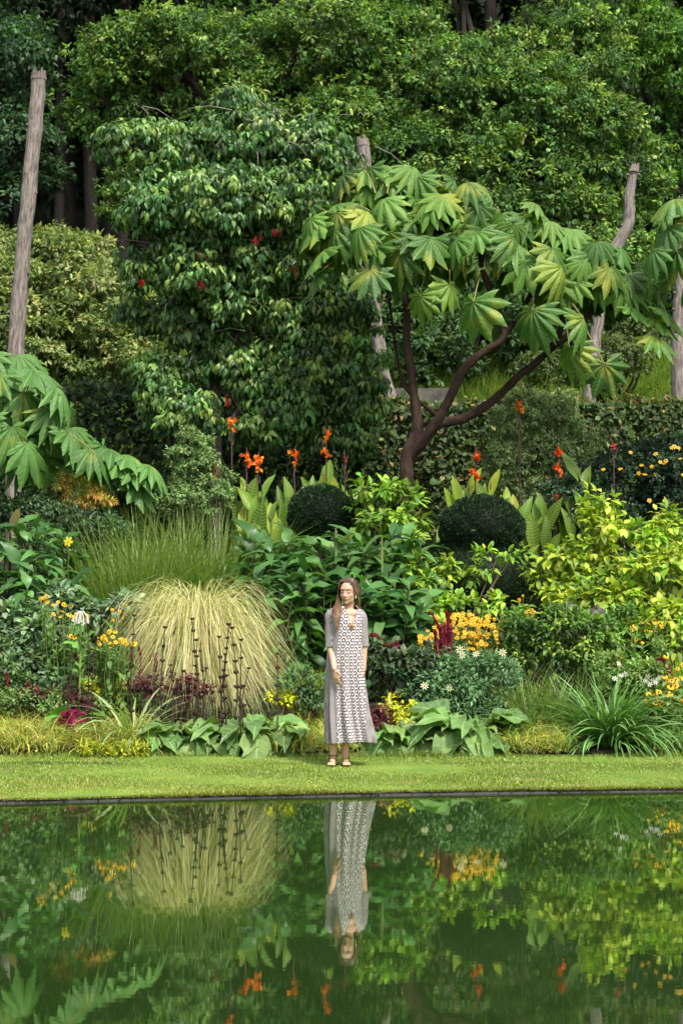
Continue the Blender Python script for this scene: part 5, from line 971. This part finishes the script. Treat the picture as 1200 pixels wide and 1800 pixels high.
# local head: -y is the face; z=0 the eye line; chin at -.115, crown at +.115
hell((0, .012, .030), (.073, .090, .083), 24, 16); hell((0, -.018, -.035), (.060, .062, .070)); hell((0, -.040, -.082), (.033, .034, .028)); hell((0, -.055, -.098), (.020, .020, .015))
hell((-.033, -.042, -.030), (.027, .026, .026)); hell((.033, -.042, -.030), (.027, .026, .026)); hell((0, -.062, .032), (.050, .018, .018)); hell((-.034, -.01, -.075), (.02, .04, .028)); hell((.034, -.01, -.075), (.02, .04, .028))
V0 = Mb(); tube(V0, [(0, -.074, .008), (0, -.086, -.012), (0, -.095, -.032), (0, -.084, -.042)], [.0075, .008, .0105, .007], 10, (.5, .3, .2), smooth_n=3); bb.add(hp(V0.V[0]), V0.F[4][0], (.5, .3, .2)); hell((-.011, -.084, -.037), (.007, .009, .006)); hell((.011, -.084, -.037), (.007, .009, .006))
hell((0, -.076, -.061), (.023, .010, .0048)); hell((0, -.074, -.070), (.020, .011, .0062)); hell((-.030, -.060, -.002), (.016, .014, .010)); hell((.030, -.060, -.002), (.016, .014, .010))
hell((-.073, .012, -.010), (.006, .018, .029)); hell((.073, .012, -.010), (.006, .018, .029))
me0 = bb.mesh('body_union', M_skin); tmp = link('body_union', me0)
md_ = tmp.modifiers.new('r', 'REMESH'); md_.mode = 'VOXEL'; md_.voxel_size = .0042; md_.use_smooth_shade = True
sm = tmp.modifiers.new('s', 'SMOOTH'); sm.factor = .5; sm.iterations = 6
dg = bpy.context.evaluated_depsgraph_get(); dg.update(); ev = tmp.evaluated_get(dg); body_me = bpy.data.meshes.new_from_object(ev); body_me.name = 'body'
bpy.data.objects.remove(tmp)
co = np.empty(len(body_me.vertices) * 3, np.float32); body_me.vertices.foreach_get('co', co); co = co.reshape(-1, 3).astype(float)
lh = (co - HC_) @ Rh
Cs = np.tile(np.array([.56, .33, .225]), (len(co), 1)) * np.exp(rng.normal(0, .01, (len(co), 1)))
_sc = (lh[:, 2] > .101 - np.abs(lh[:, 0]) * .80) | ((lh[:, 1] > .02) & (lh[:, 2] > -.03) & (np.abs(lh[:, 0]) < .071))
Cs[_sc & (lh[:, 2] > -.06)] = (.07, .038, .022)
def paint(mask, c, a=1.): Cs[mask] = Cs[mask] * (1 - a) + np.array(c) * a
front = lh[:, 1] < -.045
paint(front & ((lh[:, 0] / .023) ** 2 + ((lh[:, 2] + .0655) / .0095) ** 2 < 1), (.42, .13, .11)); paint(front & (np.abs(lh[:, 0]) < .021) & (np.abs(lh[:, 2] + .0655) < .0022), (.2, .06, .05))
for s in (-1, 1):
    ex_ = (lh[:, 0] - s * .031)
    paint(front & ((ex_ / .017) ** 2 + ((lh[:, 2] - .001) / .009) ** 2 < 1), (.40, .22, .15), .6)
    paint(front & (np.abs(ex_) < .016) & (np.abs(lh[:, 2] + .005 - 18 * ex_ ** 2 + .001) < .0026), (.03, .015, .01))
    paint(front & (np.abs(ex_ - s * .001) < .021) & (np.abs(lh[:, 2] - .021 + 10 * (ex_ - s * .004) ** 2) < .0035), (.10, .05, .03), .85)
    paint(front & (((lh[:, 0] - s * .043) / .018) ** 2 + ((lh[:, 2] + .03) / .018) ** 2 < 1), (.62, .30, .21), .35)
a = body_me.attributes.get('col') or body_me.attributes.new('col', 'FLOAT_COLOR', 'POINT')
a.data.foreach_set('color', np.concatenate([Cs, np.ones((len(Cs), 1))], 1).astype(np.float32).ravel())
body_me.materials.clear(); body_me.materials.append(M_skin)
for p_ in body_me.polygons: p_.use_smooth = True
woman = link('person', body_me, None, person_loc)
tag(woman, 'young woman in a long black and white ring patterned kaftan standing on the lawn', 'person')
def wpart(name, b, mat, smooth=True, parent=None): return link(name, b.mesh(name, mat, (0, 0, 0), smooth), parent or woman)

# dress: one lofted cloth with side panels, plus two sleeves
m, t, o_ = mat_new('printed_cotton')
tc = nd(t, 'ShaderNodeTexCoord'); sp = nd(t, 'ShaderNodeSeparateXYZ'); t.links.new(tc.outputs['UV'], sp.inputs[0]); U_, V_ = sp.outputs[0], sp.outputs[1]
def hexd(t, u, v, px_, py_):
    """distance to the nearest centre of a hexagonal lattice"""
    outs = []
    for ox, oy in ((0, 0), (.5, .5)):
        fx = mth(t, 'SUBTRACT', mth(t, 'FRACT', mth(t, 'MULTIPLY_ADD', u, 1 / px_, ox)), .5); fy = mth(t, 'SUBTRACT', mth(t, 'FRACT', mth(t, 'MULTIPLY_ADD', v, 1 / py_, oy)), .5)
        fx = mth(t, 'MULTIPLY', fx, px_); fy = mth(t, 'MULTIPLY', fy, py_); outs.append(mth(t, 'SQRT', mth(t, 'ADD', mth(t, 'MULTIPLY', fx, fx), mth(t, 'MULTIPLY', fy, fy))))
    return mth(t, 'MINIMUM', *outs)
wob = nd(t, 'ShaderNodeTexNoise'); wob.inputs['Scale'].default_value = 60; t.links.new(tc.outputs['UV'], wob.inputs['Vector'])
dA = mth(t, 'ADD', hexd(t, U_, V_, .084, .055), mth(t, 'MULTIPLY_ADD', wob.outputs[0], .006, -.003))
ringA = mth(t, 'MULTIPLY', mth(t, 'GREATER_THAN', dA, .0102), mth(t, 'LESS_THAN', dA, .0215))
dB = hexd(t, U_, V_, .014, .0105); dotB = mth(t, 'LESS_THAN', dB, .0039)
a_ = nd(t, 'ShaderNodeAttribute', attribute_name='col'); sc3 = nd(t, 'ShaderNodeSeparateColor'); t.links.new(a_.outputs[0], sc3.inputs[0])
isf = mth(t, 'GREATER_THAN', sc3.outputs[0], .5)
ink = mth(t, 'ADD', mth(t, 'MULTIPLY', isf, ringA), mth(t, 'MULTIPLY', mth(t, 'SUBTRACT', 1, isf), dotB))
cl = mixc(t, mth(t, 'MULTIPLY', ink, .96), (.74, .67, .68), (.028, .02, .024))
p = nd(t, 'ShaderNodeBsdfPrincipled'); p.inputs['Roughness'].default_value = .85; p.inputs['Specular IOR Level'].default_value = .2; t.links.new(cl, p.inputs['Base Color'])
wv = nd(t, 'ShaderNodeTexNoise'); wv.inputs['Scale'].default_value = 14; t.links.new(tc.outputs['Object'], wv.inputs['Vector']); bp = nd(t, 'ShaderNodeBump'); bp.inputs['Strength'].default_value = .35; bp.inputs['Distance'].default_value = .01; t.links.new(wv.outputs[0], bp.inputs['Height']); t.links.new(bp.outputs[0], p.inputs['Normal'])
trn = nd(t, 'ShaderNodeBsdfTranslucent'); t.links.new(cl, trn.inputs[0]); mx = nd(t, 'ShaderNodeMixShader'); mx.inputs[0].default_value = .12; t.links.new(p.outputs[0], mx.inputs[1]); t.links.new(trn.outputs[0], mx.inputs[2]); t.links.new(mx.outputs[0], o_.inputs[0])
M_dress = m
nphi, nh = 220, 190
hs_ = np.concatenate([np.linspace(.215, 1.36, nh - 45), np.linspace(1.366, 1.475, 45)]); nh = len(hs_)
ph = np.linspace(-pi, pi, nphi, endpoint=False)            # 0 = front centre, measured towards picture right
hk = [.215, .5, .8, 1.0, 1.2, 1.32, 1.37, 1.41, 1.44, 1.46, 1.475]
xl = np.interp(hs_, hk, [-.188, -.195, -.192, -.182, -.160, -.158, -.158, -.148, -.122, -.095, -.076]); xr = np.interp(hs_, hk, [.258, .196, .155, .143, .140, .145, .15, .145, .122, .098, .084])
dp = np.interp(hs_, hk, [.15, .135, .125, .125, .128, .125, .112, .095, .078, .066, .06])
Xc, A = (xl + xr) / 2, (xr - xl) / 2
sq = np.sign(np.sin(ph)) * np.abs(np.sin(ph)) ** .85; cq = np.sign(np.cos(ph)) * np.abs(np.cos(ph)) ** .9
X = Xc[:, None] + A[:, None] * sq[None]; Y = -dp[:, None] * cq[None]
fa = np.clip((1.30 - hs_) / 1.0, 0, 1)[:, None]; fd = .022 * fa * (np.sin(ph * 9 + 1.5 * np.sin(hs_ * 3)[:, None]) + .7 * np.sin(ph * 17 + 2)) - .034 * fa * np.exp(-((ph - .22) / .10) ** 2)[None] * np.clip((1.15 - hs_) * 3, 0, 1)[:, None]
Y = Y - fd * cq[None] ; X = X + fd * sq[None] * .6; Y += .006 * np.sin(hs_ * 40)[:, None] * np.exp(-((np.abs(ph) - 1.3) / .3) ** 2)[None]
Z = hs_[:, None] + .012 * np.sin(ph * 2 + 1)[None] * (hs_ < .3)[:, None] * ((.3 - hs_) / .085)[:, None] - 0 * X
Pd = np.stack([X, Y, Z], -1)
yawf = np.clip((hs_ - .2) / 1.1, 0, 1) * YAW
for i_ in range(nh):
    c_ = Xc[i_]; x_, y_ = Pd[i_, :, 0] - c_, Pd[i_, :, 1]; a_2 = yawf[i_] * np.clip((1.0) , 0, 1) * (.0 if hs_[i_] < 1.0 else (hs_[i_] - 1.0) / .4 if hs_[i_] < 1.4 else 1.)
    Pd[i_, :, 0] = c_ + x_ * cos(a_2) - y_ * sin(a_2); Pd[i_, :, 1] = x_ * sin(a_2) + y_ * cos(a_2)
arc = np.cumsum(np.concatenate([np.zeros((nh, 1)), np.linalg.norm(np.diff(np.stack([X, Y - fd * 0], -1), axis=1), axis=-1)], 1), 1)
i0 = nphi // 2; PH0 = .30; k0 = int(np.argmin(np.abs(ph - PH0))); arc = arc - arc[:, k0:k0 + 1]
isfront = (X > np.interp(hs_, [.2, 1.0, 1.45], [-.085, -.088, -.075])[:, None]) & (X < np.interp(hs_, [.2, .9, 1.45], [.175, .168, .17])[:, None]) & (np.cos(ph) > 0)[None]
Ccol = np.where(isfront[..., None], 1., 0.) * np.ones(3)
b = Mb(); i = np.arange(nh - 1)[:, None] * nphi; j = np.arange(nphi)[None]; j2 = (j + 1) % nphi
F = np.stack([i + j, i + j2, i + nphi + j2, i + nphi + j], -1).reshape(-1, 4); Vd = Pd.reshape(-1, 3)
cen = Vd[F].mean(1); NX = .050; keep = ~((cen[:, 1] < .0) & (cen[:, 2] > 1.295) & (np.abs(cen[:, 0] - NX) < (cen[:, 2] - 1.295) * .44)); keep &= ~((np.ptp(arc.ravel()[F], axis=1) > .2))| (cen[:, 2] < 1.3); F = F[keep]
b.add(Vd, F, Ccol.reshape(-1, 3), np.stack([arc, np.broadcast_to(hs_[:, None], arc.shape)], -1).reshape(-1, 2))
dress = wpart('dress', b, M_dress); so = dress.modifiers.new('cloth', 'SOLIDIFY'); so.thickness = .003; so.offset = 1
def sleeve(P, r, flip):
    b = Mb(); P = smoothpath(P, 10); n = len(P); T = unit(np.gradient(P, axis=0)); rr = np.interp(np.linspace(0, 1, n), np.linspace(0, 1, len(r)), r); th = np.linspace(0, 2 * pi, 48, endpoint=False)
    Xs = unit(np.cross(T, [0, 1, 0])); Ys = np.cross(T, Xs); fl = 1 + .07 * np.sin(th * 5 + 1)[None] * np.linspace(.2, 1, n)[:, None]
    V = P[:, None] + rr[:, None, None] * fl[..., None] * (np.cos(th)[None, :, None] * Xs[:, None] + .95 * np.sin(th)[None, :, None] * Ys[:, None]); ln = np.concatenate([[0], np.cumsum(np.linalg.norm(np.diff(P, axis=0), axis=1))])
    ii = np.arange(n - 1)[:, None] * 48; jj = np.arange(48)[None]; F = np.stack([ii + jj, ii + (jj + 1) % 48, ii + 48 + (jj + 1) % 48, ii + 48 + jj], -1).reshape(-1, 4)
    band = (V[..., 0] * flip < -.0) if False else (np.abs(np.angle(np.exp(1j * (th - flip)))) < .5)[None] & (np.ones((n, 1), bool)); Uv = np.stack([np.broadcast_to(np.angle(np.exp(1j * (th - flip))) * .06 + .0, (n, 48)), np.broadcast_to(ln[:, None], (n, 48))], -1)
    b.add(V.reshape(-1, 3), F, (np.where(band, 1., 0.)[..., None] * np.ones(3)).reshape(-1, 3), Uv.reshape(-1, 2)); s_ = wpart('sleeve', b, M_dress); q = s_.modifiers.new('cloth', 'SOLIDIFY'); q.thickness = .003
sleeve([shL + [.05, .0, .03], shL + [-.01, -.005, -.005], (shL + elL) / 2 + [.008, -.01, .02], elL + [.012, -.02, -.035]], [.045, .054, .055, .053], 1.0)
sleeve([shR + [-.05, .0, .025], shR + [.004, 0, -.01], (shR + elR) / 2 + [.0, 0, .0], elR + [-.004, 0, -.03]], [.045, .053, .052, .050], 2.3)
# hem fringe of threads
# neckline trim and brooch
b = Mb(); tp_ = [(NX - .072, 1.46), (NX - .045, 1.395), (NX, 1.295), (NX + .045, 1.395), (NX + .070, 1.46)]
pts = []
for x_, z_ in tp_:
    k = np.argmin((Pd[..., 0] - x_) ** 2 + (Pd[..., 2] - z_) ** 2 + (Pd[..., 1] > 0) * 9); pts.append(Vd[k] + [0, -.004, 0])
tube(b, pts, [.0045] * 5, 6, (.0, .0, .0), smooth_n=6); wpart('neckline_trim', b, simple_mat('neck_trim', (.30, .24, .24), .8))
b = Mb(); c = pts[2] + np.array([0, -.012, -.012]); n = 8; a = np.arange(n) * 2 * pi / n; d = np.stack([np.cos(a), -.25 + 0 * a, np.sin(a)], -1)
inst_mix(b, [leaf(.7, 3, .6, .1, .2)], np.tile(c, (n, 1)), frames(d, np.tile([0, -1., 0], (n, 1))), np.full(n, .030), pal([(.6, .38, .18), (.45, .25, .1)], n)); ellips(b, c + [0, -.006, 0], (.011, .008, .011), (.35, .18, .06)); wpart('brooch', b, M_petal)
# sandals
for fx, fy, tx, hz_ in ((-.122, .02, -.02, .10), (-.012, .035, .012, .065)):
    b = Mb(); V = []; th = np.linspace(0, 2 * pi, 28, endpoint=False)
    so_ = [np.stack([fx + tx * .5 * (1 - np.sin(th)) * .9 + np.cos(th) * (.036 - .006 * np.sin(th)), fy - .055 + np.sin(th) * .118, np.full(28, z_)], -1) for z_ in (.003, .011)]
    V = np.concatenate(so_ + [so_[0].mean(0)[None], so_[1].mean(0)[None]]); q = np.arange(28); b.add(V, np.stack([q, (q + 1) % 28, (q + 1) % 28 + 28, q + 28], -1), (.05, .02, .02)); b.add(V, np.stack([q + 28, (q + 1) % 28 + 28, np.full(28, 57)], -1), (.05, .02, .02))
    a = np.linspace(0, 2 * pi, 20); tube(b, np.stack([fx + np.cos(a) * .036, fy + np.sin(a) * .036, hz_ + .008 * np.sin(a)], -1), .0035, 5, (.05, .02, .02))
    for s in (-1, 1): tube(b, [(fx + s * .034, fy + .01, hz_), (fx + tx * .4 + s * .034, fy - .05, .05), (fx + tx + s * .004, fy - .128, .046)], .0032, 5, (.05, .02, .02), smooth_n=5)
    wpart('sandal', b, M_strap)
# earring
b = Mb(); c = hp((.074, .006, -.052)); ellips(b, c, (.005, .005, .014), (.75, .7, .62), 8, 8); tube(b, [c + [0, 0, .012], c + [0, 0, .022]], .0012, 4, (.6, .5, .3)); wpart('earring', b, simple_mat('pearl', (.75, .7, .6), .2, .6))
# hair: scalp cap plus long locks from a centre parting
b = Mb(); th = np.linspace(0, 2 * pi, 96, endpoint=False); pz = np.linspace(.0, pi, 60); nu = 96
d = np.stack([np.sin(pz)[:, None] * np.cos(th)[None], np.sin(pz)[:, None] * np.sin(th)[None], np.cos(pz)[:, None] * np.ones(nu)[None]], -1); V = np.array([0, .016, .032]) + d * np.array([.080, .094, .0895])
ii = np.arange(59)[:, None] * nu; jj = np.arange(nu)[None]; F = np.stack([ii + jj, ii + nu + jj, ii + nu + (jj + 1) % nu, ii + (jj + 1) % nu], -1).reshape(-1, 4); Vf = V.reshape(-1, 3); cen = Vf[F].mean(1)
keep = ~((cen[:, 1] < -.005) & (cen[:, 2] < .104 - np.abs(cen[:, 0]) * .75)) & (cen[:, 2] > -.04 + 0 * cen[:, 0])
HCOL = [(.072, .045, .028), (.052, .032, .02), (.10, .064, .038)]
b.add(hp(Vf), F[keep], (.07, .038, .022))
n = 1300; side = np.where(rng.random(n) < .5, -1., 1.); f = rng.random(n); y0 = -.055 + f * .14
root_ = np.stack([side * rng.uniform(.0, .012, n), y0, .032 + .093 * np.sqrt(np.clip(1 - ((y0 - .016) / .097) ** 2, 0, 1))], -1)
t1 = np.stack([side * (.068 + .008 * rng.random(n)), y0 * .9 + .012 + rng.normal(0, .004, n), .045 + rng.normal(0, .006, n)], -1); t1[:, 1] = np.where(y0 < -.03, -.038 + rng.normal(0, .006, n), t1[:, 1])
t2 = np.stack([side * (.080 + .008 * rng.random(n)), np.maximum(t1[:, 1] + .012, -.035), -.03 + 0 * f], -1)
ear = (side > 0); t2[ear, 1] = np.maximum(t2[ear, 1], .022); t1[ear, 1] = np.maximum(t1[ear, 1], -.03)
P_w = [hp(root_), hp(root_ * .45 + t1 * .55 + np.stack([side * .012, 0 * f, .028 + 0 * f], -1)), hp(t1), hp(t2)]
g1 = rng.normal(0, 1, n); g2 = rng.random(n); endL = np.stack([-.088 + g1 * .020, -.138 - .02 * g2, 1.25 + .06 * np.abs(g1) + rng.uniform(-.03, .10, n)], -1); midL = np.stack([-.086 + g1 * .016, -.105 - .014 * g2, 1.43 + 0 * f], -1)
back_ = (f > .6); endB = np.stack([-.02 + side * .07 + rng.normal(0, .02, n), .10 + .03 * rng.random(n), 1.28 + rng.uniform(-.03, .1, n)], -1); midB = np.stack([side * .07, .085 + 0 * f, 1.46 + 0 * f], -1)
endR = np.stack([.105 + rng.normal(0, .012, n), .05 + .04 * rng.random(n), 1.40 + rng.uniform(-.01, .05, n)], -1); midR = np.stack([.097 + rng.normal(0, .008, n), .035 + rng.normal(0, .012, n), 1.50 + 0 * f], -1)
mid = np.where(back_[:, None], midB, np.where((side < 0)[:, None], midL, midR)); end = np.where(back_[:, None], endB, np.where((side < 0)[:, None], endL, endR))
ctrl = np.stack(P_w + [mid, end], 1); seg = []
for q in range(n):
    Q = smoothpath(ctrl[q], 5); k = len(Q); s_ = np.linspace(0, 1, k); Q = Q + np.stack([.006 * np.sin(s_ * 9 + g1[q] * .6), .004 * np.cos(s_ * 8 + g1[q]), 0 * s_], -1) * s_[:, None]
    wv_ = (.0032 * (1 - .8 * s_ ** 3))[:, None]; out = unit(Q - (HC_ + [0, .01, -.0])) * [1, 1, 0]; x_ = unit(np.cross(np.gradient(Q, axis=0), out + 1e-4)); c0 = pal(HCOL, 1, .15)[0]; c1 = c0 * [3.6, 3.3, 2.7] * rng.uniform(.8, 1.3)
    cc = c0 * (1 - s_[:, None] ** 1.4) + c1 * s_[:, None] ** 1.4; nrm_ = unit(out + 1e-5) * .0022
    Vq = np.stack([Q - x_ * wv_, Q + nrm_, Q + x_ * wv_], 1).reshape(-1, 3); kk = np.arange(k - 1)[:, None] * 3; Fq = np.concatenate([kk + [[0, 1, 4, 3]], kk + [[1, 2, 5, 4]]]); b.add(Vq, Fq, np.repeat(cc, 3, 0))
wpart('hair', b, M_hair)
